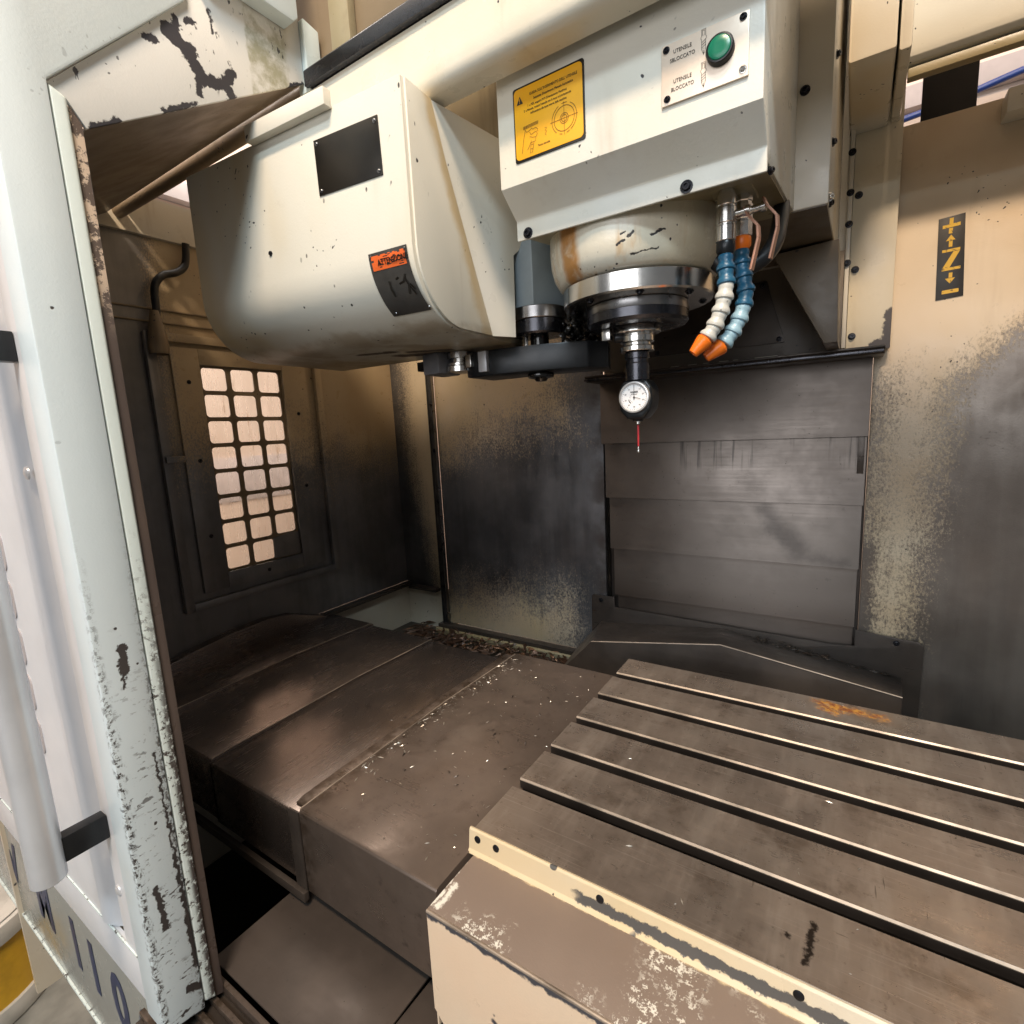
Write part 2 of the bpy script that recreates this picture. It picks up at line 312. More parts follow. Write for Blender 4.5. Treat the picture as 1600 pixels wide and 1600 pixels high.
# front apron of the table: cream, grey bare band, brown worn top
def apron_strip(b):
    band = ((b.z + 0.019 + (b.noise(60, 6, 0.7) - 0.5) * 0.020).abs().step(0.0075, 0.0055)) * (b.x + (b.noise(40, 4) - 0.5) * 0.08).step(-0.265, -0.245)
    kn = b.vor(26, b.comb(b.x, b.y, b.z * 1.2)).step(0.15, 0.11) * b.noise(30, 3).step(0.45, 0.55)
    return [(band.max(kn), (0.13, 0.125, 0.12), 0.45, 0.3)]
M_apron_strip = paint('apron_strip_enamel', (0.70, 0.56, 0.36), (0.70, 0.66, 0.56), stain=0.3, speck=1.0, extra=apron_strip)
def apron_front(b):
    k = capsule(b, b.x, b.z, [(-0.405, -0.034, 0.8, -0.034, 0.0055)], 0.010, 60)
    k2 = capsule(b, b.x, b.z, [(-0.315, -0.128, -0.309, -0.131, 0.003), (-0.292, -0.128, -0.2915, -0.129, 0.0015), (-0.314, -0.118, -0.3138, -0.1185, 0.0008)], 0.002, 90)
    return [(k.max(k2), (0.10, 0.10, 0.115), 0.4, 0.4)]
M_apron_front = paint('apron_front_enamel', (0.80, 0.60, 0.43), (0.78, 0.64, 0.48), stain=0.1, speck=0.25, extra=apron_front, yellow=0.1)
def apron_top(b):
    fl = (b.noise(150, 6, 0.75)).step(0.535, 0.56) * b.noise(7, 4, 0.6, b.vec(1, 1, 1, (2.2, 0.3, 0))).step(0.49, 0.58)
    left = capsule(b, b.x, b.y, [(-0.408, 0.395, -0.414, 0.480, 0.003), (-0.398, 0.395, -0.399, 0.43, 0.004)], 0.010, 120)
    edge = capsule(b, b.x, b.y, [(-0.42, 0.483, 0.8, 0.484, 0.004)], 0.006, 60)
    return [(fl.max(left), (0.72, 0.68, 0.60), 0.45, 0.0), (edge, (0.68, 0.56, 0.36), 0.4, 0.0)]
M_apron_top = paint('apron_worn_top', (0.205, 0.155, 0.125), (0.24, 0.185, 0.15), stain=0.15, speck=0.3, rough=0.42, extra=apron_top, yellow=0.0)

# sliding door: pale enamel, knocked edges
def door_edge_mask(b):
    e1 = capsule(b, b.y, b.z, [(0.2400, 0.03, 0.2425, -0.07, 0.0026), (0.2375, 0.17, 0.2400, 0.03, 0.0016), (0.214, 0.0, 0.219, -0.060, 0.0034), (0.224, 0.315, 0.222, 0.285, 0.0048), (0.222, 0.285, 0.219, 0.262, 0.0018),
        (0.232, -0.165, 0.250, -0.178, 0.006), (0.2425, -0.07, 0.244, -0.14, 0.0042)], 0.0085, 110, 0.0006)
    dots = capsule(b, b.y, b.z, [(0.2205, 0.337, 0.2206, 0.337, 0.0016), (0.236, 0.288, 0.2361, 0.288, 0.0014), (0.217, 0.293, 0.2172, 0.293, 0.0017), (0.226, 0.082, 0.2262, 0.083, 0.0016), (0.216, 0.688, 0.2162, 0.688, 0.0016)], 0.0012, 200, 0.0004)
    low = b.z.step(0.42, -0.05)
    sc = (b.noise(1, 4, 0.65, b.vec(1, 75, 200)).step(0.595, 0.62) * b.noise(20, 3).step(0.44, 0.56)) * low
    sc = sc.max(b.noise(1, 5, 0.75, b.vec(1, 260, 120)).step(0.60, 0.62) * ((b.y - 0.2435).abs().step(0.010, 0.001).max((b.y - 0.203).abs().step(0.008, 0.0))) * b.z.step(0.40, 0.10))
    edge = ((b.y - 0.200).abs().step(0.006, 0.001)) * b.noise(150, 5, 0.75).step(0.52, 0.55) * b.z.step(0.50, 0.15)
    edge2 = ((b.y - 0.2445).abs().step(0.006, 0.001)) * b.noise(150, 5, 0.75).step(0.51, 0.54) * b.z.step(0.55, 0.05)
    return [(e1.max(dots).max(sc).max(edge).max(edge2) * b.x.step(-0.712, -0.704), (0.075, 0.066, 0.064), 0.45, 0.3)]
M_door = paint('pale_door_enamel', (0.69, 0.76, 0.78), (0.62, 0.70, 0.73), stain=0.32, speck=0.12, rough=0.36, extra=door_edge_mask, yellow=0.06, dirt=(0.42, 0.40, 0.28))
def lip_mask(b):
    e = b.noise(150, 5, 0.78).step(0.44, 0.47) * b.y.step(0.2510, 0.2575) * b.z.step(0.45, 0.15)
    e2 = b.noise(120, 6, 0.75).step(0.56, 0.58) * b.z.step(0.5, 0.2)
    return [(e.max(e2), (0.085, 0.07, 0.065), 0.45, 0.2)]
M_lip = paint('pale_lip_enamel', (0.70, 0.78, 0.76), (0.66, 0.74, 0.72), stain=0.2, speck=0.1, extra=lip_mask, yellow=0.06)
M_flange = paint('peeled_flange_enamel', (0.115, 0.085, 0.072), (0.09, 0.068, 0.060), stain=0.5, speck=0.3, yellow=0.0,
    extra=lambda b: [(b.noise(60, 7, 0.75).step(0.49, 0.52) * b.z.step(0.66, 0.74), (0.60, 0.47, 0.36), 0.5, 0.0)])
def gusset_mask(b):
    p = capsule(b, b.y, b.z, [(0.386, 1.050, 0.386, 1.035, 0.005), (0.378, 1.030, 0.400, 1.018, 0.010), (0.396, 1.020, 0.412, 0.995, 0.0085), (0.408, 1.002, 0.405, 0.975, 0.004), (0.412, 0.995, 0.440, 1.000, 0.0075), (0.440, 1.000, 0.452, 1.020, 0.006), (0.444, 1.000, 0.455, 0.985, 0.006), (0.446, 0.984, 0.444, 0.972, 0.003),
        (0.350, 1.010, 0.358, 1.012, 0.004), (0.283, 0.8865, 0.31, 0.902, 0.0045), (0.36, 0.936, 0.40, 0.962, 0.003), (0.54, 1.046, 0.565, 1.060, 0.003), (0.40, 1.052, 0.408, 1.056, 0.0028), (0.432, 1.058, 0.433, 1.082, 0.0018)], 0.009, 90, 0.0008)
    cr = b.noise(1, 4, 0.6, b.vec(1, 120, 55)).step(0.645, 0.665) * b.noise(14, 3).step(0.45, 0.56) * 0.9
    algae = (b.y + (b.noise(60, 3) - 0.5) * 0.01).step(0.478, 0.482) * b.noise(24, 7, 0.7).step(0.36, 0.62) * 0.72 * b.y.step(0.55, 0.535)
    return [(algae, (0.24, 0.22, 0.09), 0.6, 0.0), (p.max(cr), (0.062, 0.058, 0.066), 0.45, 0.3)]
M_gusset = paint('peeling_white_enamel', (0.72, 0.70, 0.66), (0.78, 0.76, 0.72), stain=0.15, speck=0.4, extra=gusset_mask, yellow=0.06)
M_doorpanel = simple('silver_white_door_sheet', (0.72, 0.73, 0.76), 0.32, 0.1, 0.03)
M_lowpanel = paint('grey_green_front_panel', (0.27, 0.275, 0.255), (0.24, 0.245, 0.225), stain=0.3, speck=0.2, rough=0.22, yellow=0.0)

# clear window pane, lightly fogged with coolant film
b = B('fogged_window_pane')
fog = b.noise(1, 5, 0.65, b.vec(20, 34, 5)).step(0.30, 0.75); drip = b.noise(1, 3, 0.6, b.vec(1, 90, 7)).step(0.58, 0.72) * b.noise(9, 3).step(0.4, 0.6)
tint = b.mix(fog * 0.5, (1.0, 0.985, 0.96), (0.80, 0.76, 0.70)); tint = b.mix(drip * 0.75, tint, (0.40, 0.30, 0.18))
b.out(tint, rough=fog * 0.35 + 0.12, **{'Transmission Weight': 0.93, 'IOR': 1.02})
M_pane = b.m

# ------------------------------------------------------------------ mesh helpers
def finish(name, bm, mat, parent=None, bevel=0.0, smooth=35, seg=2):
    bmesh.ops.remove_doubles(bm, verts=bm.verts, dist=1e-6)
    bmesh.ops.recalc_face_normals(bm, faces=bm.faces)
    if bevel:
        es = [e for e in bm.edges if len(e.link_faces) == 2 and e.calc_face_angle(0) > math.radians(25)]
        if es: bmesh.ops.bevel(bm, geom=es, offset=bevel, segments=seg, profile=0.6, affect='EDGES', clamp_overlap=True)
    me = bpy.data.meshes.new(name); bm.to_mesh(me); bm.free()
    me.polygons.foreach_set('use_smooth', [True] * len(me.polygons)); me.set_sharp_from_angle(angle=math.radians(smooth))
    me.materials.append(mat)
    o = bpy.data.objects.new(name, me); COL.objects.link(o)
    if parent: attach(o, parent)
    return o
def origin_of(p):
    return p.get('_o', None)
BASE = {}
def attach(o, parent):
    o.parent = parent
    root = parent
    o.matrix_parent_inverse = Matrix.Translation(-Vector(BASE.get(parent.name, (0, 0, 0))))
def thing(name, label, cat, loc=(0, 0, 0), group=None):
    o = bpy.data.objects.new(name, None); COL.objects.link(o); o.location = loc; o.empty_display_size = 0.05
    o['label'] = label; o['category'] = cat
    if group: o['group'] = group
    BASE[o.name] = loc
    return o
def tag(o, label, cat, group=None):
    o['label'] = label; o['category'] = cat
    if group: o['group'] = group
    return o
def hexa(bm, x0, x1, y0, y1, z0, z1):
    v = [bm.verts.new(p) for p in ((x0, y0, z0), (x1, y0, z0), (x1, y1, z0), (x0, y1, z0), (x0, y0, z1), (x1, y0, z1), (x1, y1, z1), (x0, y1, z1))]
    for f in ((0, 3, 2, 1), (4, 5, 6, 7), (0, 1, 5, 4), (1, 2, 6, 5), (2, 3, 7, 6), (3, 0, 4, 7)): bm.faces.new([v[i] for i in f])
def box(name, x0, x1, y0, y1, z0, z1, mat, parent=None, bevel=0.0015):
    bm = bmesh.new(); hexa(bm, x0, x1, y0, y1, z0, z1); return finish(name, bm, mat, parent, bevel)
def prism(name, pts, axis, a0, a1, mat, parent=None, bevel=0.0015, smooth=35, seg=2):
    """closed outline in the plane normal to axis, extruded from a0 to a1"""
    bm = bmesh.new()
    def P(u, v, a): return {'x': (a, u, v), 'y': (u, a, v), 'z': (u, v, a)}[axis]
    A = [bm.verts.new(P(u, v, a0)) for u, v in pts]; C = [bm.verts.new(P(u, v, a1)) for u, v in pts]
    bm.faces.new(A); bm.faces.new(C[::-1]); n = len(pts)
    for i in range(n): bm.faces.new((A[i], C[i], C[(i + 1) % n], A[(i + 1) % n]))
    return finish(name, bm, mat, parent, bevel, smooth, seg)
def frame_of(d):
    d = Vector(d).normalized(); up = Vector((0, 0, 1)) if abs(d.z) < 0.95 else Vector((0, 1, 0))
    a = d.cross(up).normalized(); return a, a.cross(d).normalized(), d
def lathe_bm(bm, p, d, prof, n=48):
    """prof: list of (r, t) along direction d from p"""
    a, c, d = frame_of(d); p = Vector(p); rings = []
    for r, t in prof:
        if r < 1e-7: rings.append([bm.verts.new(p + d * t)])
        else: rings.append([bm.verts.new(p + d * t + (a * math.cos(2 * math.pi * i / n) + c * math.sin(2 * math.pi * i / n)) * r) for i in range(n)])
    for A, C in zip(rings, rings[1:]):
        for i in range(n):
            j = (i + 1) % n
            q = [A[i % len(A)], A[j % len(A)], C[j % len(C)], C[i % len(C)]]
            u = []
            for v in q:
                if v not in u: u.append(v)
            if len(u) > 2:
                try: bm.faces.new(u)
                except ValueError: pass
def lathe(name, p, d, prof, mat, parent=None, n=48, smooth=40, bevel=0):
    bm = bmesh.new(); lathe_bm(bm, p, d, prof, n); return finish(name, bm, mat, parent, bevel, smooth)
def smooth_path(pts, k=6):
    P = [Vector(p) for p in pts]; out = []
    for i in range(len(P) - 1):
        p0, p1, p2, p3 = P[max(i - 1, 0)], P[i], P[i + 1], P[min(i + 2, len(P) - 1)]
        for j in range(k):
            t = j / k
            out.append(0.5 * ((2 * p1) + (p2 - p0) * t + (2 * p0 - 5 * p1 + 4 * p2 - p3) * t * t + (3 * p1 - p0 - 3 * p2 + p3) * t ** 3))
    return out + [P[-1]]
def tube(name, pts, r, mat, parent=None, n=14, k=6):
    pts = smooth_path(pts, k) if k > 1 else [Vector(p) for p in pts]
    bm = bmesh.new(); rings = []; prev = None
    for i, p in enumerate(pts):
        d = (pts[min(i + 1, len(pts) - 1)] - pts[max(i - 1, 0)]).normalized()
        if prev is None: a, c, _ = frame_of(d)
        else:
            a = (prev - d * prev.dot(d)).normalized(); c = a.cross(d).normalized()
        prev = a
        rings.append([bm.verts.new(p + (a * math.cos(2 * math.pi * q / n) + c * math.sin(2 * math.pi * q / n)) * r) for q in range(n)])
    for A, C in zip(rings, rings[1:]):
        for q in range(n): bm.faces.new((A[q], A[(q + 1) % n], C[(q + 1) % n], C[q]))
    bm.faces.new(rings[0]); bm.faces.new(rings[-1][::-1])
    return finish(name, bm, mat, parent)
def rrect(u0, u1, v0, v1, r, k=5):
    out = []
    for cu, cv, a in ((u1 - r, v0 + r, -90), (u1 - r, v1 - r, 0), (u0 + r, v1 - r, 90), (u0 + r, v0 + r, 180)):
        for i in range(k + 1):
            t = math.radians(a + 90 * i / k); out.append((cu + r * math.cos(t), cv + r * math.sin(t)))
    return out
def screw(name, p, d, r, mat, parent, h=0.003):
    """socket head cap screw"""
    return lathe(name, p, d, [(r * 1.5, 0), (r * 1.5, h * 0.25), (r, h * 0.3), (r, h), (r * 0.85, h * 1.15), (r * 0.5, h * 1.15), (r * 0.5, h * 0.55), (0, h * 0.5)], mat, parent, 16)
_font = None
def text_bm(bm, body, centre, right, up, size, depth=0.0003, wide=1.0, bold=0.0):
    cu = bpy.data.curves.new('t', 'FONT'); cu.body = body; cu.size = size; cu.align_x = 'CENTER'; cu.align_y = 'CENTER'; cu.extrude = depth / 2; cu.offset = bold; cu.resolution_u = 3
    ob = bpy.data.objects.new('t', cu); COL.objects.link(ob); bpy.context.view_layer.update()
    me = bpy.data.meshes.new_from_object(ob.evaluated_get(bpy.context.evaluated_depsgraph_get()))
    right, up = Vector(right).normalized(), Vector(up).normalized(); n = right.cross(up); centre = Vector(centre)
    vs = [bm.verts.new(centre + right * v.co.x * wide + up * v.co.y + n * v.co.z) for v in me.vertices]
    for f in me.polygons:
        try: bm.faces.new([vs[i] for i in f.vertices])
        except ValueError: pass
    bpy.data.objects.remove(ob); bpy.data.curves.remove(cu); bpy.data.meshes.remove(me)
def strip_bm(bm, pts, w, n):
    """thin printed line: flat ribbon of width w along 3-D points, plane normal n"""
    n = Vector(n); P = [Vector(p) for p in pts]
    L = []
    for i, p in enumerate(P):
        d = (P[min(i + 1, len(P) - 1)] - P[max(i - 1, 0)]).normalized(); s = d.cross(n).normalized() * w / 2
        L.append((bm.verts.new(p + s), bm.verts.new(p - s)))
    for a, c in zip(L, L[1:]): bm.faces.new((a[0], a[1], c[1], c[0]))
def flat(name, bm, mat, parent):
    me = bpy.data.meshes.new(name); bm.to_mesh(me); bm.free(); me.materials.append(mat)
    o = bpy.data.objects.new(name, me); COL.objects.link(o); attach(o, parent); return o

# ================================================================== SETTING
def struct(name, o): o['kind'] = 'structure'; return o
struct('floor', box('workshop_floor', -6, 4, -4, 4.2, -1.0, -0.95, M_floor, bevel=0))
struct('wall', box('workshop_back_wall', -6, 4, 3.2, 3.3, -0.95, 4.0, M_plaster, bevel=0))
struct('wall', box('workshop_side_wall', -2.8, -2.7, -1.2, 3.2, -0.95, 4.0, M_plaster, bevel=0))
bd = box('wall_board', -2.698, -2.694, 0.3, 2.6, 0.24, 0.47, simple('lilac_grey_board', (0.70, 0.63, 0.63), 0.6, 0, 0.1)); tag(bd, 'pale lilac board on the workshop wall behind the window', 'board')
tr = box('wall_stripe', -2.0, 1.6, 3.14, 3.198, 1.86, 1.95, M_band); tag(tr, 'grey trunking along the workshop wall seen through the upper right gap', 'stripe')  # plain grey bar for the grey band along the wall
tr = box('wall_stripe', -2.698, -2.64, 0.2, 3.0, 1.66, 1.74, M_band); tag(tr, 'grey trunking on the wall seen in the small gap left of the tool magazine', 'stripe')
c1 = tube('power_cable', [(-0.9, 3.0, 1.70), (0.1, 3.0, 1.76), (0.5, 3.0, 1.815), (1.2, 3.0, 1.93)], 0.013, M_cable); tag(c1, 'blue cable hanging in the upper right gap behind the black plate', 'cable')
c1 = tube('power_cable', [(-2.5, 0.6, 1.60), (-2.5, 1.2, 1.545), (-2.5, 1.6, 1.575)], 0.010, M_cable); tag(c1, 'thin blue cable in the triangular gap under the door roof', 'cable')

# ================================================================== LEFT WINDOW WALL
t = thing('enclosure_side_wall', 'dirty left enclosure wall with barred window, cream at the top and blackened below', 'wall', (-1.44, 0.9, -0.17))
WX = -1.43
wy0, wy1, wz0, wz1 = 0.722, 0.955, 0.192, 0.745      # window opening
def wallpiece(y0, y1, z0, z1): return box('wall_panel', WX - 0.012, WX, y0, y1, z0, z1, M_wall_l, t, 0)
wallpiece(0.10, wy0, -0.02, 1.035); wallpiece(wy1, 1.415, -0.02, 1.035); wallpiece(wy0, wy1, -0.02, wz0); wallpiece(wy0, wy1, wz1, 1.035)
box('top_beam', WX - 0.05, WX + 0.012, 0.20, 1.45, 1.035, 1.125, M_cream, t, 0.003)
for z in (0.868, 0.838): box('seam_flange', WX + 0.0005, WX + 0.006, 0.30, 1.40, z, z + 0.004, M_dirty, t, 0.001)
# outer folded frame and inner frame
F = box
for nm, a in (('frame_bar', (0.600, 0.622, 0.112, 0.815)), ('frame_bar', (1.062, 1.085, 0.112, 0.815)), ('frame_bar', (0.622, 1.062, 0.112, 0.132)), ('frame_bar', (0.622, 1.062, 0.795, 0.815))):
    box(nm, WX + 0.004, WX + 0.018, *a, M_wall_l, t, 0.002)
# 3 x 8 rounded openings: grid plate with holes
bm = bmesh.new(); cy, cz = (wy1 - wy0) / 3, (wz1 - wz0) / 8
for i in range(3):
    for j in range(8):
        y0, y1, z0, z1 = wy0 + i * cy, wy0 + (i + 1) * cy, wz0 + j * cz, wz0 + (j + 1) * cz
        hole = rrect(y0 + 0.0065, y1 - 0.0065, z0 + 0.0055, z1 - 0.0055, 0.009, 4); nh = len(hole)
        outer = []
        for (u, v) in hole:     # project outwards on the cell border
            du, dv = u - (y0 + y1) / 2, v - (z0 + z1) / 2
            s = min((y1 - y0) / 2 / max(abs(du), 1e-6), (z1 - z0) / 2 / max(abs(dv), 1e-6)); outer.append(((y0 + y1) / 2 + du * s, (z0 + z1) / 2 + dv * s))
        for xx in (WX - 0.001, WX - 0.005):
            O = [bm.verts.new((xx, *p)) for p in outer]; H = [bm.verts.new((xx, *p)) for p in hole]
            for q in range(nh): bm.faces.new((O[q], O[(q + 1) % nh], H[(q + 1) % nh], H[q]))
            if xx == WX - 0.001: H0 = H
        for q in range(nh): bm.faces.new((H0[q], H0[(q + 1) % nh], H[(q + 1) % nh], H[q]))
win = finish('window_grid', bm, M_dirty, t)
for a in ((0.655, wy0, 0.150, 0.785), (wy1, 1.035, 0.150, 0.785), (wy0, wy1, 0.150, wz0), (wy0, wy1, wz1, 0.785)):
    box('window_frame', WX + 0.0008, WX + 0.010, *a, M_wall_l, win, 0.0015)
for i in range(3):
    for j in range(8):
        if i == 2 and j == 0: continue
        y0, z0 = wy0 + i * cy, wz0 + j * cz
        box('pane', WX - 0.0085, WX - 0.0055, y0 + 0.002, y0 + cy - 0.002, z0 + 0.002, z0 + cz - 0.002, M_pane, win, 0)
prism('patch_plate', [(0.866, 0.196), (0.952, 0.194), (0.954, 0.262), (0.930, 0.264), (0.868, 0.258)], 'x', WX - 0.001, WX + 0.0025, M_patch, win, 0.001)
for y, z in ((0.69, 0.70), (0.69, 0.50), (0.69, 0.30), (0.995, 0.62), (0.995, 0.40), (0.84, 0.17)): screw('screw', (WX + 0.010, y, z), (1, 0, 0), 0.0035, M_screw, win)
box('latch', WX + 0.018, WX + 0.03, 0.603, 0.650, 0.500, 0.516, M_wall_l, t, 0.002)
box('ledge_flange', WX, WX + 0.030, 0.20, 1.400, -0.032, -0.02, M_dark, t, 0.002)
box('lower_wall', WX - 0.012, WX - 0.001, 0.2, 1.415, -0.62, -0.033, M_ledge, t, 0)

k1 = tube('wall_cable', [(-1.405, 0.722, 1.034), (-1.41, 0.716, 0.985), (-1.405, 0.690, 0.960), (-1.40, 0.655, 0.945), (-1.40, 0.634, 0.915), (-1.40, 0.630, 0.86), (-1.40, 0.625, 0.80)], 0.0085, M_rubber)
tag(k1, 'black cable bending down the left wall to the window frame', 'cable')
g = lathe('cable_gland', (-1.40, 0.625, 0.86), (0, -0.02, -1), [(0.010, 0), (0.013, 0.02), (0.020, 0.055), (0.022, 0.09), (0.020, 0.10)], M_dirty); tag(g, 'grimy cable gland at the top left corner of the window frame', 'gland')

# ================================================================== BACK WALL, LEFT OF THE COLUMN
t = thing('enclosure_corner_wall', 'narrow back corner panel left of the bolted upright, cream with flaking dark film', 'wall', (-1.34, 1.41, -0.17))
box('wall_panel', WX, -1.2485, 1.400, 1.412, -0.03, 1.6, M_corner, t, 0.0015)
box('ledge_flange', WX + 0.03, -1.262, 1.372, 1.400, -0.040, -0.028, M_dark, t, 0.002)
box('lower_wall', WX, -1.20, 1.402, 1.415, -0.30, -0.031, M_ledge, t, 0)
t = thing('bolted_upright', 'dark steel angle upright with bolts between corner panel and back panel', 'upright', (-1.24, 1.39, -0.17))
prism('angle_bar', [(-1.248, 1.398), (-1.248, 1.384), (-1.245, 1.384), (-1.245, 1.392), (-1.226, 1.392), (-1.226, 1.398)], 'z', -0.165, 1.6, M_upright, t, 0.001)
box('bright_edge', -1.226, -1.2225, 1.385, 1.398, -0.165, 1.6, M_steel, t, 0.001)
for z in (-0.02, 0.12, 0.30, 0.48, 0.64): screw('bolt', (-1.2355, 1.392, z), (0, -1, 0), 0.0045, M_screw, t, 0.004)
t = thing('back_wall_panel', 'large dark panel behind the tool changer, cream at the top and flaking along its bottom', 'wall', (-0.9, 1.41, -0.16))
box('wall_panel', -1.2225, -0.600, 1.399, 1.411, -0.155, 1.6, M_back, t, 0.0015)
box('bottom_channel', -1.26, -0.62, 1.370, 1.398, -0.172, -0.156, M_dark, t, 0.002)
box('bottom_rail', -1.26, -0.60, 1.355, 1.369, -0.188, -0.168, M_under, t, 0.002)

# ================================================================== COLUMN WITH TELESCOPIC COVER
t = thing('column_way_cover', 'overlapping brownish steel plates covering the column under the spindle head', 'cover', (-0.28, 1.40, 0.0))
zs = [0.655, 0.487, 0.334, 0.184, 0.042, -0.03]
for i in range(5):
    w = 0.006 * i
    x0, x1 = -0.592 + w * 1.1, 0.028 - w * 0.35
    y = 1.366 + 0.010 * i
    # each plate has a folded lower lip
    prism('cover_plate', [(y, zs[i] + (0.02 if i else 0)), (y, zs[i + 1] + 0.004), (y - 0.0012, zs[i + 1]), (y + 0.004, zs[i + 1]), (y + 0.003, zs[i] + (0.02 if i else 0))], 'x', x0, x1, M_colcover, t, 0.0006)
box('wiper_strip', 0.010, 0.0225, 1.3735, 1.3755, 0.405, 0.487, M_dark, t, 0.0005)
box('column_body', -0.599, 0.0292, 1.415, 1.9, -0.5, 1.7, M_dark, t, 0)
box('upper_front', -0.599, -0.0228, 1.3755, 1.4145, 0.69, 1.7, M_cream, t, 0)
box('side_gap_strip', -0.612, -0.588, 1.408, 1.414, -0.03, 0.66, M_oil, t, 0)
t = thing('column_base_plate', 'dark base plate with screwed tabs at the foot of the column cover', 'plate', (-0.25, 1.38, -0.05))
prism('plate', [(-0.645, -0.16), (-0.642, 0.030), (-0.638, 0.036), (-0.570, 0.036), (-0.568, 0.006), (-0.02, -0.005), (0.024, 0.0), (0.024, 0.040), (0.145, 0.030), (0.152, 0.02), (0.15, -0.16)], 'y', 1.384, 1.3875, M_dark, t, 0.0008)
for p in ((-0.612, 1.384, 0.022), (0.102, 1.384, 0.022)): screw('screw', p, (0, -1, 0), 0.0042, M_screw, t)

# ================================================================== RIGHT BACK WALL
t = thing('enclosure_right_wall', 'cream back wall panel at the right, worn to dark metal in its lower half', 'wall', (0.4, 1.41, -0.2))
box('wall_panel', 0.030, 1.2, 1.402, 1.414, -0.35, 1.098, M_right, t, 0.0015)
box('top_return', 0.030, 1.2, 1.4145, 1.44, 1.09, 1.0975, M_cream, t, 0.001)
box('bracket_block', 0.203, 0.32, 1.35, 1.4015, 1.052, 1.091, M_cream, t, 0.002)
# Z axis sticker
sg = prism('axis_sticker', [(0.1235, 0.9085), (0.164, 0.9115), (0.1705, 0.757), (0.1275, 0.754)], 'y', 1.4005, 1.4018, M_signb, t, 0.0002)
bm = bmesh.new(); yy = 1.4002; R, U = (1, 0, 0), (0, 0, 1)
def yrect(x0, x1, z0, z1, sk=0.0):
    v = [bm.verts.new(p) for p in ((x0, yy, z0), (x1, yy, z0 + sk), (x1, yy, z1 + sk), (x0, yy, z1))]; bm.faces.new(v)
yrect(0.1305, 0.1575, 0.8885, 0.8945, 0.002); yrect(0.1405, 0.1465, 0.8955, 0.9065); yrect(0.1405, 0.1465, 0.878, 0.888)      # +
bm.faces.new([bm.verts.new(p) for p in ((0.137, yy, 0.8645), (0.1515, yy, 0.8655), (0.1445, yy, 0.8755))]); yrect(0.142, 0.1475, 0.853, 0.8643)   # arrow up
yrect(0.1325, 0.160, 0.8435, 0.8485, 0.001); yrect(0.134, 0.1625, 0.8085, 0.8135, 0.001)                                    # Z bars
bm.faces.new([bm.verts.new(p) for p in ((0.150, yy, 0.8433), (0.160, yy, 0.8437), (0.1455, yy, 0.8138), (0.1345, yy, 0.8137))])
bm.faces.new([bm.verts.new(p) for p in ((0.140, yy, 0.7935), (0.1555, yy, 0.794), (0.148, yy, 0.7835))]); yrect(0.1455, 0.151, 0.7945, 0.804)
yrect(0.1365, 0.1625, 0.7645, 0.7715, 0.001)
flat('axis_print', bm, M_signy, t)
bp = box('cover_flap', 0.086, 0.172, 1.442, 1.446, 1.085, 1.222, M_black); tag(bp, 'black square flap hanging in the gap above the right wall', 'flap')

# column side cover with peeled corner, right of the head
t = thing('column_side_cover', 'tall cream column cover with peeled grey lower corner right of the spindle head', 'cover', (0.015, 1.385, 0.66))
box('cover_sheet', -0.022, 0.056, 1.372, 1.3905, 0.668, 1.6, M_column, t, 0.0015)
prism('side_flange', [(-0.030, 1.345), (-0.0225, 1.345), (-0.0225, 1.3905), (-0.030, 1.3905)], 'z', 0.675, 1.6, M_cream, t, 0.001)
for z in (0.835, 0.98, 0.70): screw('bolt', (-0.012, 1.372, z), (0, -1, 0), 0.0048, M_screw, t, 0.006)
for z in (0.845, 0.92, 0.98, 1.055, 1.12): screw('bolt', (-0.0262, 1.345, z), (0, -1, 0), 0.0046, M_screw, t, 0.006)

# upper right frame
t = thing('upper_frame_box', 'cream box at the top right joining the column cover and the rear beam', 'frame', (0.0, 1.15, 1.1))
prism('box_shell', rrect(-0.033, 0.030, 1.095, 1.6, 0.004), 'y', 1.10, 1.37, M_cream, t, 0.002)
prism('edge_plate', rrect(0.034, 0.050, 1.098, 1.6, 0.004), 'y', 1.12, 1.37, M_cream, t, 0.002)
t = thing('rear_beam', 'cream rear beam at the top right corner with a rounded bright lower lip', 'beam', (0.6, 1.2, 1.1))
prism('beam_shell', [(1.20, 1.6), (1.20, 1.135), (1.203, 1.124), (1.210, 1.117), (1.225, 1.114), (1.232, 1.114), (1.232, 1.6)], 'x', 0.051, 1.2, M_cream, t, 0.001)
box('lower_lip', 0.051, 0.6, 1.215, 1.235, 1.098, 1.1135, M_under, t, 0.002)

# ================================================================== SPINDLE HEAD
t = thing('spindle_head', 'cream spindle head with yellow sticker and tool release plate above the table', 'spindle head', (-0.28, 0.79, 0.68))
prism('casing', [(0.62, 1.6), (0.62, 0.850), (0.6555, 0.821), (0.6555, 0.796), (0.6600, 0.796), (0.6600, 0.806), (0.93, 0.838), (0.93, 1.6)], 'x', -0.402, -0.0885, M_head, t, 0.003)
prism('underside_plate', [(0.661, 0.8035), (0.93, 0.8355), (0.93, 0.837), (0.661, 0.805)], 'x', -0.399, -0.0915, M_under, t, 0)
prism('rear_casing', [(0.9305, 1.6), (0.9305, 0.838), (1.372, 0.862), (1.372, 1.6)], 'x', -0.515, -0.0445, M_cream, t, 0.002)
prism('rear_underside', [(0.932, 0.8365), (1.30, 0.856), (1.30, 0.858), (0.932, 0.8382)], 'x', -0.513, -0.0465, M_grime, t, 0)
prism('saddle_wing', [(-0.142, 0.8395), (-0.0365, 0.845), (-0.0315, 0.668), (-0.053, 0.668)], 'y', 1.15, 1.30, M_grime, t, 0.001)
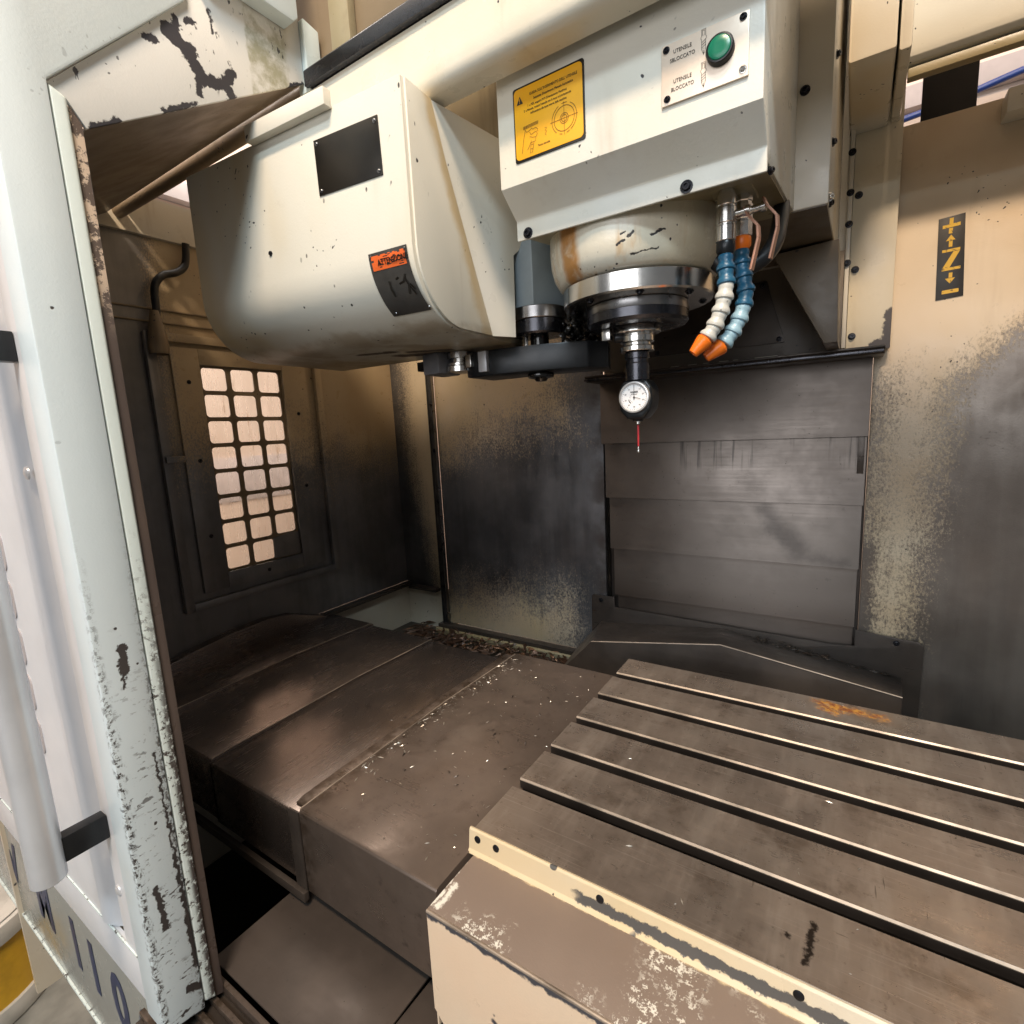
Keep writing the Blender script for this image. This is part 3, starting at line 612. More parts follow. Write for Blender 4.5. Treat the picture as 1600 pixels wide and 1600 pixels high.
prism('saddle_wing', [(-0.42, 0.8395), (-0.515, 0.845), (-0.52, 0.668), (-0.50, 0.668)], 'y', 1.15, 1.30, M_grime, t, 0.001)
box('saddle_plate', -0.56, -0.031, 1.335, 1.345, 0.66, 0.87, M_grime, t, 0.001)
ap = prism('access_plate', [(-0.47, 0.702), (-0.135, 0.700), (-0.175, 0.835), (-0.43, 0.838)], 'y', 1.330, 1.3345, M_dark, t, 0.001)
for p in ((-0.147, 1.330, 0.708), (-0.183, 1.330, 0.826), (-0.42, 1.330, 0.71)): screw('screw', p, (0, -1, 0), 0.004, M_screw, t)
prism('saddle_lip', [(1.285, 0.668), (1.285, 0.664), (1.30, 0.652), (1.385, 0.652), (1.385, 0.668)], 'x', -0.60, 0.046, M_dark, t, 0.0015)
box('lip_edge', -0.60, 0.044, 1.2815, 1.2845, 0.654, 0.660, M_gun, t, 0.001)
# cream paint scabs along the saddle lip
for x, w in ((-0.375, 0.018), (-0.335, 0.02), (-0.30, 0.012), (-0.265, 0.02), (-0.235, 0.010), (-0.19, 0.045)):
    box('paint_scab', x, x + w, 1.29, 1.30, 0.6682, 0.6695, M_cream, t, 0.0005)
for z in (0.995,): screw('bolt', (-0.079, 0.9305, z), (0, -1, 0), 0.0045, M_screw, t, 0.005)
for z in (0.845, 0.93, 1.05): screw('bolt', (-0.0445, 0.955 + (z - 0.845) * 0.1, z), (1, -0.4, 0), 0.004, M_screw, t, 0.005)
screw('bolt', (-0.0445, 0.938, 0.848), (1, -0.8, 0), 0.0042, M_chrome, t, 0.005)
screw('bolt', (-0.0885, 0.675, 0.803), (1, -0.5, 0), 0.003, M_screw, t, 0.004)
for x in (-0.384, -0.172): screw('bolt', (x, 0.6555, 0.8035), (0, -1, 0), 0.0048, M_screw, t, 0.004)
AX, AY = -0.28, 0.79
lathe('spindle_housing', (AX, AY, 0.835), (0, 0, -1), [(0.0, 0), (0.126, 0), (0.126, 0.045), (0.125, 0.062), (0.121, 0.078), (0.114, 0.090), (0.105, 0.096), (0, 0.096)], M_bell, t, 96)
lathe('spindle_flange', (AX, AY, 0.7385), (0, 0, -1), [(0, 0), (0.107, 0), (0.1085, 0.0015), (0.1085, 0.024), (0.1065, 0.0265), (0.080, 0.0265), (0, 0.0265)], M_chrome, t, 96, 30)
for i in range(8):
    a = math.radians(22 + 45 * i); screw('flange_bolt', (AX + 0.094 * math.cos(a), AY + 0.094 * math.sin(a), 0.712), (0, 0, -1), 0.004, M_screw, t, 0.003)
lathe('spindle_ring', (AX, AY, 0.7118), (0, 0, -1), [(0, 0), (0.073, 0), (0.074, 0.001), (0.074, 0.012), (0.0735, 0.013), (0, 0.013)], M_steel, t, 96, 30)
lathe('spindle_nose', (AX, AY, 0.6985), (0, 0, -1), [(0, 0), (0.0745, 0), (0.0745, 0.012), (0.071, 0.0165), (0.052, 0.018), (0.048, 0.0165), (0, 0.0165)], M_gun, t, 96, 30)
box('drive_key', AX - 0.043, AX - 0.030, AY - 0.034, AY - 0.022, 0.664, 0.681, M_chrome, t, 0.001)
# yellow sticker
st = prism('warning_sticker', rrect(-0.3765, -0.279, 0.8735, 0.9585, 0.003), 'y', 0.6188, 0.6202, M_plaque, t, 0.0002)
st2 = prism('sticker_face', rrect(-0.3745, -0.2810, 0.8760, 0.9560, 0.005), 'y', 0.6180, 0.6192, M_yellow, st, 0.0001)
yy = 0.6176; bm = bmesh.new()
text_bm(bm, "GUIDA SULL'INSERIMENTO DELL' UTENSILE", (-0.3195, yy, 0.9455), R, U, 0.0042, 0.0002, 0.80)
text_bm(bm, "Sequenza d'inserimento Manuale Automatico", (-0.3195, yy, 0.9395), R, U, 0.0038, 0.0002, 0.78)
for i, s in enumerate(("1  a MDI, eseguire M19 (Orientamento Mandrino)", "2  a Manuale, ruotare l'utensile con la tacca sul portautensile", "    dell'inseritore alla tacca interna della macchina")):
    text_bm(bm, s, (-0.328, yy, 0.9335 - i * 0.0046), R, U, 0.0036, 0.0002, 0.74)
text_bm(bm, "Tacca utensile", (-0.334, yy, 0.8850), R, U, 0.003, 0.0002)
bm.faces.new([bm.verts.new(p) for p in ((-0.3705, yy, 0.9385), (-0.3615, yy, 0.9385), (-0.366, yy, 0.9475))])
_o = flat('sticker_text', bm, M_ink, st); _o['kind'] = 'stuff'
bm = bmesh.new(); strip_bm(bm, [(-0.366, 0.6172, 0.9445), (-0.366, 0.6172, 0.9412)], 0.0009, (0, 1, 0)); strip_bm(bm, [(-0.366, 0.6172, 0.9405), (-0.366, 0.6172, 0.9396)], 0.0009, (0, 1, 0)); flat('warning_mark', bm, M_yellow, st)
bm = bmesh.new()
def ring(cx, cz, r, a0=0, a1=360, w=0.0006): strip_bm(bm, [(cx + r * math.cos(math.radians(a0 + (a1 - a0) * i / 40)), yy, cz + r * math.sin(math.radians(a0 + (a1 - a0) * i / 40))) for i in range(41)], w, (0, 1, 0))
cx, cz = -0.3055, 0.9035
for r in (0.0135, 0.0055, 0.0035): ring(cx, cz, r)
for a0, a1 in ((-60, 60), (75, 100), (115, 230), (245, 260), (280, 295)): ring(cx, cz, 0.0165, a0, a1)
strip_bm(bm, [(cx - 0.019, yy, cz), (cx + 0.018, yy, cz)], 0.0005, (0, 1, 0)); strip_bm(bm, [(cx, yy, cz - 0.018), (cx, yy, cz + 0.018)], 0.0005, (0, 1, 0))
hand = [[(0, 0), (22, 1), (22, 4), (0, 3), (0, 0)], [(0, 1.5), (22, 2.5)], [(2, -1), (5, -5), (9, -4), (12, -2), (14, -4), (18, -3), (21, -6), (21, -9)], [(3, -1), (0, -12), (-3, -30)], [(9, -6), (11, -10), (15, -9), (19, -8), (20, -12), (18, -15)], [(9, -12), (13, -14), (18, -15), (17, -20), (10, -20), (8, -24), (5, -28)], [(11, -17), (10, -26), (9, -33), (12, -33), (14, -26), (15, -20)], [(11, -23), (14, -23)], [(10, -28), (13, -28)], [(2, 0), (2, 3)], [(5, 0), (5, 3)], [(31, -8), (34, -9), (31, -12), (34, -13), (31, -16), (33, -18)]]
for L in hand: strip_bm(bm, [(-0.3625 + u * 0.00098, yy, 0.9090 + v * 0.00088) for u, v in L], 0.0005, (0, 1, 0))
_o = flat('sticker_drawing', bm, M_brownink, st); _o['kind'] = 'stuff'
# tool release plate
rp = prism('release_plate', rrect(-0.1885, -0.1025, 0.8740, 0.9315, 0.0008, 2), 'y', 0.6172, 0.6202, M_plate, t, 0.0003)
for x, z, m in ((-0.1832, 0.9265, M_screw), (-0.1078, 0.9265, M_screw), (-0.1075, 0.8805, M_chrome), (-0.1825, 0.8797, M_screw)): screw('plate_screw', (x, 0.6172, z), (0, -1, 0), 0.0024, m, rp, 0.0025)
yy = 0.6168; bm = bmesh.new()
for s, z in (('UTENSILE', 0.9222), ('SBLOCCATO', 0.9145), ('UTENSILE', 0.8942), ('BLOCCATO', 0.8868)):
    text_bm(bm, s, (-0.1665, yy, z), R, U, 0.0052, 0.0002, 0.85)
for z0 in (0.9245, 0.8945):     # small tool pictograms
    cx = -0.1452
    L = [[(-2.2, 6), (2.2, 6), (2.2, 0), (3, 0), (3, -2), (2.2, -2), (2.2, -10), (-2.2, -10), (-2.2, -2), (-3, -2), (-3, 0), (-2.2, 0), (-2.2, 6)], [(-1.2, 5), (1.2, 5), (1.2, 1), (-1.2, 1), (-1.2, 5)]]
    L += [[(-2.2, -9 + k * 2.2), (2.2, -7 + k * 2.2)] for k in range(3)] + [[(-2.2, -10), (0, -15), (2.2, -10)], [(0, -11), (0, -15)], [(-1.2, -13.2), (1.2, -13.2)]]
    for l in L: strip_bm(bm, [(cx + u * 0.0009, yy, z0 + v * 0.0011) for u, v in l], 0.0004, (0, 1, 0))
_o = flat('plate_engraving', bm, M_ink, rp); _o['kind'] = 'stuff'
bt = lathe('release_button', (-0.1285, 0.6172, 0.9045), (0, -1, 0), [(0.0135, 0), (0.0135, 0.0065), (0.0125, 0.0078), (0.0112, 0.0080), (0.0112, 0.005), (0, 0.005)], M_black, t, 40, 40)
lathe('button_cap', (-0.1285, 0.6120, 0.9045), (0, -1, 0), [(0.0110, 0), (0.0110, 0.0028), (0.0102, 0.0035), (0.004, 0.0032), (0, 0.0032)], M_green, bt, 40, 50)

# ------------------------------------------------------------------ probe with dial in the spindle
t = thing('dial_probe', 'black edge finder with white dial and red stylus held in the spindle', 'probe', (AX, AY, 0.494))
lathe('holder_flange', (AX, AY, 0.6818), (0, 0, -1), [(0, 0), (0.0345, 0), (0.035, 0.001), (0.035, 0.0085), (0.034, 0.0095), (0.024, 0.010), (0.024, 0.0125), (0.0255, 0.0135), (0.0255, 0.0215), (0.021, 0.0235), (0.021, 0.0265), (0.0255, 0.029), (0.0255, 0.0345), (0.0245, 0.0355), (0, 0.0355)], M_chrome, t, 64, 30)
lathe('holder_neck', (AX, AY, 0.6465), (0, 0, -1), [(0, 0), (0.0165, 0), (0.0185, 0.002), (0.0185, 0.010), (0.0165, 0.011), (0.0165, 0.016), (0.0178, 0.018), (0.0178, 0.042), (0.015, 0.043), (0, 0.043)], M_gun, t, 48, 30)
lathe('collet_nut_stud', (AX - 0.016, AY - 0.013, 0.668), (-0.9, -0.5, 0), [(0.007, 0), (0.007, 0.012), (0.006, 0.014), (0.004, 0.014), (0.004, 0.008), (0, 0.008)], M_black, t, 16)
bm = bmesh.new()   # body: rounded block
prof = [(-0.018, 0.604), (0.018, 0.604), (0.026, 0.592), (0.027, 0.575), (0.024, 0.560), (0.016, 0.550), (0.012, 0.546), (-0.012, 0.546), (-0.016, 0.550), (-0.024, 0.560), (-0.026, 0.575), (-0.025, 0.592)]
bd = prism('probe_body', [(AX + u + 0.001, v) for u, v in prof], 'y', AY - 0.018, AY + 0.020, M_black, t, 0.006, 60, 4)
bm.free()
DY = AY - 0.0185; DC = (AX + 0.002, 0.5785)
lathe('dial_bezel', (DC[0], AY - 0.016, DC[1]), (0, -1, 0), [(0.0235, 0), (0.0235, 0.007), (0.0228, 0.0085), (0.0210, 0.0088), (0.0202, 0.0075), (0.0202, 0.005), (0, 0.005)], M_bezel, t, 64, 40)
bz = bpy.data.objects['dial_bezel']; lathe('dial_face', (DC[0], AY - 0.0208, DC[1]), (0, -1, 0), [(0.0201, 0), (0.0201, 0.0008), (0, 0.0008)], M_dial, bz, 48)
yy = AY - 0.0219; bm = bmesh.new()
for i in range(40):
    a = 2 * math.pi * i / 40; r0 = 0.0165 if i % 4 == 0 else 0.0178
    strip_bm(bm, [(DC[0] + r0 * math.sin(a), yy, DC[1] + r0 * math.cos(a)), (DC[0] + 0.0190 * math.sin(a), yy, DC[1] + 0.0190 * math.cos(a))], 0.0004, (0, 1, 0))
for i, s in enumerate(('0', '10', '20', '30', '40', '50', '40', '30', '20', '10')):
    a = 2 * math.pi * i / 10
    if i: text_bm(bm, s, (DC[0] + 0.0142 * math.sin(a), yy, DC[1] + 0.0142 * math.cos(a)), R, U, 0.0030, 0.0001)
text_bm(bm, 'HAIMER', (DC[0], yy, DC[1] + 0.0075), R, U, 0.0038, 0.0001, 0.9, 0.0001); text_bm(bm, '3D-Sensor', (DC[0], yy, DC[1] + 0.0044), R, U, 0.0024, 0.0001)
for i in range(9):
    a = math.radians(200 + i * 20); strip_bm(bm, [(DC[0] + 0.006 * math.sin(a), yy, DC[1] - 0.001 + 0.006 * math.cos(a)), (DC[0] + 0.0072 * math.sin(a), yy, DC[1] - 0.001 + 0.0072 * math.cos(a))], 0.0004, (0, 1, 0))
strip_bm(bm, [(DC[0] - 0.0085, yy, DC[1] - 0.003), (DC[0] - 0.0075, yy, DC[1] - 0.0065), (DC[0] - 0.005, yy, DC[1] - 0.0085)], 0.0012, (0, 1, 0))
_o = flat('dial_print', bm, M_ink, bz); _o['kind'] = 'stuff'
yy -= 0.0006; bm = bmesh.new(); strip_bm(bm, [(DC[0], yy, DC[1] - 0.004), (DC[0], yy, DC[1] + 0.0185)], 0.0007, (0, 1, 0)); flat('long_needle', bm, M_ink, bz)
bm = bmesh.new(); strip_bm(bm, [(DC[0], yy - 0.0003, DC[1]), (DC[0] + 0.010, yy - 0.0003, DC[1] - 0.0028)], 0.0007, (0, 1, 0)); flat('short_needle', bm, M_ink, bz)
lathe('needle_hub', (DC[0], yy + 0.0004, DC[1]), (0, -1, 0), [(0.0013, 0), (0.0013, 0.0012), (0, 0.0014)], M_ink, bz, 12)
lathe('stylus_collar', (AX, AY, 0.547), (0, 0, -1), [(0.009, 0), (0.008, 0.004), (0.0032, 0.0045), (0.0032, 0.009), (0.0022, 0.010), (0, 0.010)], M_black, t, 20)
lathe('stylus_ferrule', (AX, AY, 0.5425), (0, 0, -1), [(0.0036, 0), (0.0036, 0.004), (0.002, 0.0055), (0, 0.0055)], M_chrome, t, 16)
lathe('stylus', (AX, AY, 0.539), (0, 0, -1), [(0.0017, 0), (0.0016, 0.034), (0.0010, 0.035), (0, 0.035)], M_red, t, 14)
lathe('stylus_tip', (AX, AY, 0.504), (0, 0, -1), [(0.0011, 0), (0.0011, 0.005), (0.0016, 0.0058), (0.0022, 0.0075), (0.0021, 0.009), (0.0012, 0.0105), (0, 0.011)], M_chrome, t, 14)

# ------------------------------------------------------------------ coolant nozzles
def seg_hose(name, label, pts, mats, parent_loc, start):
    t = thing(name, label, 'nozzle', parent_loc, 'segmented coolant nozzles')
    for i, (p, q, m) in enumerate(zip(pts, pts[1:], mats)):
        p, q = Vector(p), Vector(q); L = (q - p).length
        if i == len(mats) - 1:
            lathe('nozzle_tip', p, q - p, [(0.0, 0.0), (0.0075, 0.0), (0.0105, 0.003), (0.0105, 0.006), (0.0062, L), (0.0045, L), (0.004, L * 0.6), (0, L * 0.55)], m, t, 20)
        else:
            lathe('hose_segment', p, q - p, [(0.0, -0.004), (0.006, -0.0035), (0.0085, -0.001), (0.0092, 0.002), (0.0086, L * 0.30), (0.0084, L * 0.45), (0.0104, L * 0.66), (0.0112, L * 0.82), (0.0107, L * 0.95), (0.0095, L), (0, L)], m, t, 20)
    return t
h1 = seg_hose('coolant_nozzle', 'left segmented coolant hose, blue at the top then milky white with orange tip',
    [(-0.140, 0.712, 0.735), (-0.139, 0.710, 0.718), (-0.138, 0.708, 0.701), (-0.140, 0.706, 0.684), (-0.144, 0.704, 0.668), (-0.150, 0.701, 0.652), (-0.158, 0.698, 0.640), (-0.173, 0.692, 0.6225)], [M_blueh, M_blueh, M_white, M_white, M_white, M_white, M_orange], (-0.14, 0.71, 0.74), 0)
bm = bmesh.new()
h2 = seg_hose('coolant_nozzle', 'right segmented coolant hose, dark blue then pale blue with orange tip',
    [(-0.127, 0.742, 0.745), (-0.126, 0.740, 0.728), (-0.123, 0.738, 0.711), (-0.120, 0.736, 0.694), (-0.122, 0.733, 0.677), (-0.127, 0.730, 0.660), (-0.134, 0.727, 0.646), (-0.143, 0.723, 0.6335), (-0.163, 0.716, 0.6185)], [M_blueh, M_blueh, M_blueh, M_blueh, M_paleb, M_paleb, M_paleb, M_orange], (-0.127, 0.742, 0.75), 0)
bm.free()
for tt, (x, y, z) in ((h1, (-0.140, 0.712, 0.735)), (h2, (-0.127, 0.742, 0.745))):
    s = 1.0
    lathe('ball_valve', (x, y, z + 0.075), (0, 0, -1), [(0, 0), (0.0095, 0), (0.0095, 0.006), (0.0115, 0.007), (0.0115, 0.018), (0.0105, 0.019), (0.0105, 0.021), (0.0118, 0.022), (0.0118, 0.038), (0.0108, 0.039), (0.0108, 0.041), (0.0118, 0.042), (0.0118, 0.058), (0.009, 0.060), (0, 0.060)], M_chrome, tt, 8 if tt is h2 else 28, 25)
    lathe('hose_socket', (x, y, z + 0.016), (0, 0, -1), [(0, 0), (0.0105, 0), (0.0110, 0.002), (0.0110, 0.010), (0.0085, 0.014), (0, 0.014)], M_orange if tt is h2 else M_black, tt, 24)
    lathe('valve_stem', (x + 0.010, y, z + 0.046), (1, -0.1, 0.0), [(0.0045, 0), (0.0045, 0.012), (0.006, 0.012), (0.006, 0.017), (0, 0.017)], M_chrome, tt, 14)
    bm = bmesh.new(); P0 = [(x + 0.024, y, z + 0.056), (x + 0.028, y - 0.004, z + 0.046), (x + 0.040, y - 0.008, z + 0.030), (x + 0.041, y - 0.009, z + 0.016), (x + 0.034, y - 0.010, z - 0.018)]
    if tt is h1: P0 = [(px - 0.003, py, pz - 0.006) for px, py, pz in P0]
    for i in range(len(P0) - 1):
        a, c = Vector(P0[i]), Vector(P0[i + 1]); w = Vector((0.2, 1, 0)).normalized() * 0.0045; th = (c - a).cross(w).normalized() * 0.0012
        q = [bm.verts.new(v) for v in (a - w - th, a + w - th, a + w + th, a - w + th, c - w - th, c + w - th, c + w + th, c - w + th)]
        for f in ((0, 1, 2, 3), (4, 7, 6, 5), (0, 4, 5, 1), (1, 5, 6, 2), (2, 6, 7, 3), (3, 7, 4, 0)): bm.faces.new([q[k] for k in f])
    finish('valve_lever', bm, M_copper, tt, 0.0005)
mb = box('valve_mount', -0.158, -0.112, 0.690, 0.765, 0.8085, 0.8155, M_under, h1, 0.002)
hz = tube('coolant_hose', [(-0.172, 0.78, 0.817), (-0.173, 0.78, 0.79), (-0.169, 0.78, 0.757), (-0.152, 0.782, 0.738), (-0.129, 0.785, 0.735), (-0.108, 0.795, 0.747), (-0.098, 0.815, 0.77), (-0.096, 0.84, 0.80), (-0.097, 0.862, 0.828)], 0.0105, M_rubber)
tag(hz, 'black rubber coolant hose looping behind the copper valve levers', 'hose')

# ================================================================== TOOL MAGAZINE
t = thing('tool_magazine', 'large cream tool magazine cover with rounded underside left of the spindle head', 'magazine', (-0.472, 0.518, 0.68)); t.rotation_euler.z = math.radians(4.2)
arc = [(0.518, 0.775)] + [(0.518 + 0.095 * (1 - math.cos(math.radians(a))), 0.775 - 0.092 * math.sin(math.radians(a))) for a in range(10, 91, 8)]
outl = [(0.518, 0.966)] + arc + [(0.70, 0.6835), (0.81, 0.6835), (0.81, 0.966)]
bm = bmesh.new()
prism('magazine_cover', outl, 'x', -0.918, -0.472, M_mag, t, 0.0025, 25, 3)
bm.free()
# side sheet: flat part and bent part reaching back to the changer housing, with a notch
prism('side_sheet', [(0.524, 0.964), (0.524, 0.775)] + [(y + 0.006, z + 0.003) for y, z in arc[1:]] + [(0.70, 0.687), (0.685, 0.72), (0.60, 0.90), (0.575, 0.964)], 'x', -0.4719, -0.4685, M_mag, t, 0.001)
bm = bmesh.new()
outer2 = [(-0.4705, 0.575, 0.964), (-0.4705, 0.600, 0.90), (-0.4705, 0.685, 0.72), (-0.4705, 0.700, 0.687), (-0.4480, 0.738, 0.687), (-0.4475, 0.742, 0.812), (-0.4420, 0.752, 0.822), (-0.4310, 0.775, 0.824), (-0.4260, 0.79, 0.964)]
for dx in (0, -0.003):
    pass
A = [bm.verts.new(p) for p in outer2]; Cc = [bm.verts.new((p[0] - 0.003, p[1] + 0.001, p[2])) for p in outer2]
def fanstrip(L, flip):
    # triangulate between the crease (0..3) and the outer edge (4..8)
    for tri in ((0, 8, 7), (0, 7, 1), (1, 7, 6), (1, 6, 5), (1, 5, 2), (2, 5, 4), (2, 4, 3)):
        bm.faces.new([L[i] for i in (tri if not flip else tri[::-1])])
fanstrip(A, False); fanstrip(Cc, True)
for i in range(9): bm.faces.new((A[i], A[(i + 1) % 9], Cc[(i + 1) % 9], Cc[i]))
finish('bent_side_sheet', bm, M_head, t, 0)
prism('name_plate', [(-0.6235, 0.9345), (-0.5100, 0.932), (-0.5085, 0.8635), (-0.6220, 0.8655)], 'y', 0.5165, 0.518, M_plaque, t, 0.0003)
for x, z in ((-0.618, 0.929), (-0.515, 0.9265), (-0.514, 0.869), (-0.617, 0.871)): screw('rivet', (x, 0.5165, z), (0, -1, 0), 0.0018, M_steel, t, 0.0015)
# curved warning plate following the round underside
def arcpt(s):
    """point and normal on the cover at arc length s below z=0.775 (negative: above)"""
    if s < 0: return 0.518, 0.775 - s, (-1, 0)
    a = s / 0.0935
    if a > math.pi / 2: a = math.pi / 2
    return 0.518 + 0.095 * (1 - math.cos(a)), 0.775 - 0.092 * math.sin(a), (-math.cos(a), -math.sin(a))
def curved_plate(name, x0, x1, s0, s1, off, mat, par, ragged=False, n=14):
    bm = bmesh.new(); rows = []
    for i in range(n + 1):
        s = s0 + (s1 - s0) * i / n; y, z, nn = arcpt(s); row = []
        for j in range(n + 1):
            x = x0 + (x1 - x0) * j / n + (s - s0) * 0.06
            row.append(bm.verts.new((x, y + nn[0] * off, z + nn[1] * off)))
        rows.append(row)
    for a, c in zip(rows, rows[1:]):
        for j in range(n):
            if ragged and random.random() < 0.12: continue
            bm.faces.new((a[j], a[j + 1], c[j + 1], c[j]))
    r = bmesh.ops.solidify(bm, geom=bm.faces[:], thickness=0.0004 if ragged else 0.001)
    return finish(name, bm, mat, par, 0, 30)
wpl = curved_plate('warning_plate', -0.5445, -0.4800, -0.001, 0.083, 0.0013, M_warn, t)
curved_plate('warning_band', -0.5400, -0.4835, 0.003, 0.021, 0.0018, M_warnor, wpl, True)
bm = bmesh.new(); text_bm(bm, 'ATTENZIONE', (-0.505, 0.0, 0.0), R, U, 0.0098, 0.0001, 0.82, 0.0003)
for v in bm.verts:
    s = 0.0125 - v.co.z; y, z, nn = arcpt(s); o = 0.0028
    v.co = Vector((v.co.x + s * 0.06, y + nn[0] * o, z + nn[1] * o))
_o = flat('warning_text', bm, M_ink, wpl); _o['kind'] = 'stuff'
bm = bmesh.new()
for L in ([(-0.520, 0.036), (-0.5215, 0.046), (-0.520, 0.056)], [(-0.508, 0.036), (-0.503, 0.034)], [(-0.505, 0.042), (-0.497, 0.040), (-0.491, 0.032)], [(-0.494, 0.036), (-0.4915, 0.045), (-0.486, 0.058)], [(-0.4915, 0.045), (-0.496, 0.056)], [(-0.489, 0.044), (-0.484, 0.052)]):
    pts = []
    for x, s in L:
        y, z, nn = arcpt(s); pts.append((x + s * 0.06, y + nn[0] * 0.0028, z + nn[1] * 0.0028))
    strip_bm(bm, pts, 0.0028, (0, 0.6, 0.8))
_o = flat('warning_symbol', bm, M_ink, wpl); _o['kind'] = 'stuff'
for x, s in ((-0.541, 0.003), (-0.4835, 0.003), (-0.536, 0.078), (-0.479, 0.078)):
    y, z, nn = arcpt(s); lathe('rivet', (x + s * 0.06, y + nn[0] * 0.002, z + nn[1] * 0.002), (0, nn[0], nn[1]), [(0.0018, 0), (0.0014, 0.001), (0, 0.0012)], M_steel, t, 10)
box('top_strip', -0.745, -0.585, 0.5045, 0.5172, 0.962, 0.983, M_cream, t, 0.001)
lathe('cover_bolt', (-0.735, 0.5178, 0.815), (0, -1, 0), [(0.0035, 0), (0.003, 0.002), (0, 0.0025)], M_screw, t)

# ------------------------------------------------------------------ tool changer
t = thing('tool_changer', 'dark swing arm tool changer under the magazine beside the spindle', 'tool changer', (-0.455, 0.80, 0.63))
prism('changer_housing', [(-0.535, 0.758), (-0.436, 0.752), (-0.400, 0.83), (-0.40, 0.95), (-0.535, 0.95)], 'z', 0.735, 0.93, M_boxgrey, t, 0.003)
box('gap_cover_box', -0.84, -0.41, 0.90, 1.20, 0.90, 1.6, M_under, t, 0.003)  # added block in darker paint, hides the brightly lit wall gap
lathe('changer_flange', (-0.455, 0.80, 0.736), (0, 0, -1), [(0, 0), (0.047, 0), (0.048, 0.001), (0.048, 0.018), (0.047, 0.019), (0, 0.019)], M_steel, t, 64, 30)
lathe('changer_collar', (-0.455, 0.80, 0.7165), (0, 0, -1), [(0, 0), (0.044, 0), (0.044, 0.020), (0.041, 0.023), (0, 0.023)], M_gun, t, 64, 30)
lathe('changer_shaft', (-0.455, 0.80, 0.6935), (0, 0, -1), [(0, 0), (0.016, 0), (0.016, 0.060), (0.022, 0.061), (0.023, 0.064), (0.022, 0.068), (0.012, 0.070), (0.009, 0.074), (0, 0.075)], M_oil, t, 32)
box('splined_stub', -0.47, -0.464, 0.770, 0.778, 0.668, 0.694, M_chrome, t, 0.001)
prism('swing_arm', [(-0.580, 0.755), (-0.555, 0.748), (-0.50, 0.752), (-0.42, 0.772), (-0.365, 0.800), (-0.345, 0.835), (-0.36, 0.88), (-0.40, 0.87), (-0.48, 0.85), (-0.56, 0.845), (-0.585, 0.84)], 'z', 0.634, 0.676, M_black, t, 0.003)
prism('gripper_block', [(-0.672, 0.742), (-0.628, 0.735), (-0.622, 0.765), (-0.63, 0.80), (-0.672, 0.80)], 'z', 0.646, 0.684, M_gripper, t, 0.004)
lathe('tool_pot_ring', (-0.607, 0.775, 0.682), (0, 0, -1), [(0, 0), (0.026, 0), (0.026, 0.010), (0.020, 0.011), (0.020, 0.017), (0.027, 0.019), (0.027, 0.023), (0.030, 0.025), (0.030, 0.034), (0, 0.035)], M_chrome, t, 40, 30)
box('arm_key', -0.572, -0.560, 0.741, 0.750, 0.650, 0.672, M_chrome, t, 0.001)
box('arm_key', -0.545, -0.528, 0.742, 0.752, 0.640, 0.674, M_alu, t, 0.001)
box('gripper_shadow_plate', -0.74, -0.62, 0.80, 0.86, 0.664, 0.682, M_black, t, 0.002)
bm = bmesh.new()       # wet black swarf between changer and spindle
for i in range(160):
    a = random.random(); p = Vector((-0.42 + 0.055 * random.random(), 0.80 + 0.08 * random.random(), 0.72 - 0.055 * random.random()))
    r = 0.003 + 0.006 * random.random(); d = Vector((random.uniform(-1, 1), random.uniform(-1, 1), random.uniform(-1, 1))).normalized()
    lathe_bm(bm, p, d, [(0, -r), (r * 0.8, -r * 0.4), (r, 0.2 * r), (0, r)], 5)
sw = finish('grease_clump', bm, M_oil, t, 0, 60); sw['kind'] = 'stuff'

# ================================================================== CROSS BEAM AND DOOR RAIL
t = thing('front_cross_beam', 'long cream cross beam running above the magazine and in front of the head', 'beam', (-0.4, 0.58, 0.97))
prism('beam_shell', [(0.571, 1.052), (0.568, 1.000), (0.568, 0.984), (0.570, 0.976), (0.575, 0.971), (0.582, 0.969), (0.607, 0.969), (0.607, 1.052)], 'x', -0.74, 1.2, M_cream, t, 0, 60)
t = thing('door_rail', 'dark steel door rail along the top of the cross beam', 'rail', (-0.4, 0.58, 1.053))
prism('rail_bar', [(0.562, 1.0535), (0.562, 1.074), (0.570, 1.082), (0.612, 1.082), (0.612, 1.0535)], 'x', -0.70, 1.2, M_gun, t, 0.0015)
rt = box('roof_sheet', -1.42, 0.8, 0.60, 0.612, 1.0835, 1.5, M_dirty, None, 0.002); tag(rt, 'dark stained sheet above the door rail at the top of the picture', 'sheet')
box('seam_bracket', -0.66, -0.62, 0.585, 0.599, 1.09, 1.5, M_under, None, 0.002); o = bpy.data.objects['seam_bracket']; tag(o, 'stained cream bracket between the door roof and the dark top sheet', 'bracket')

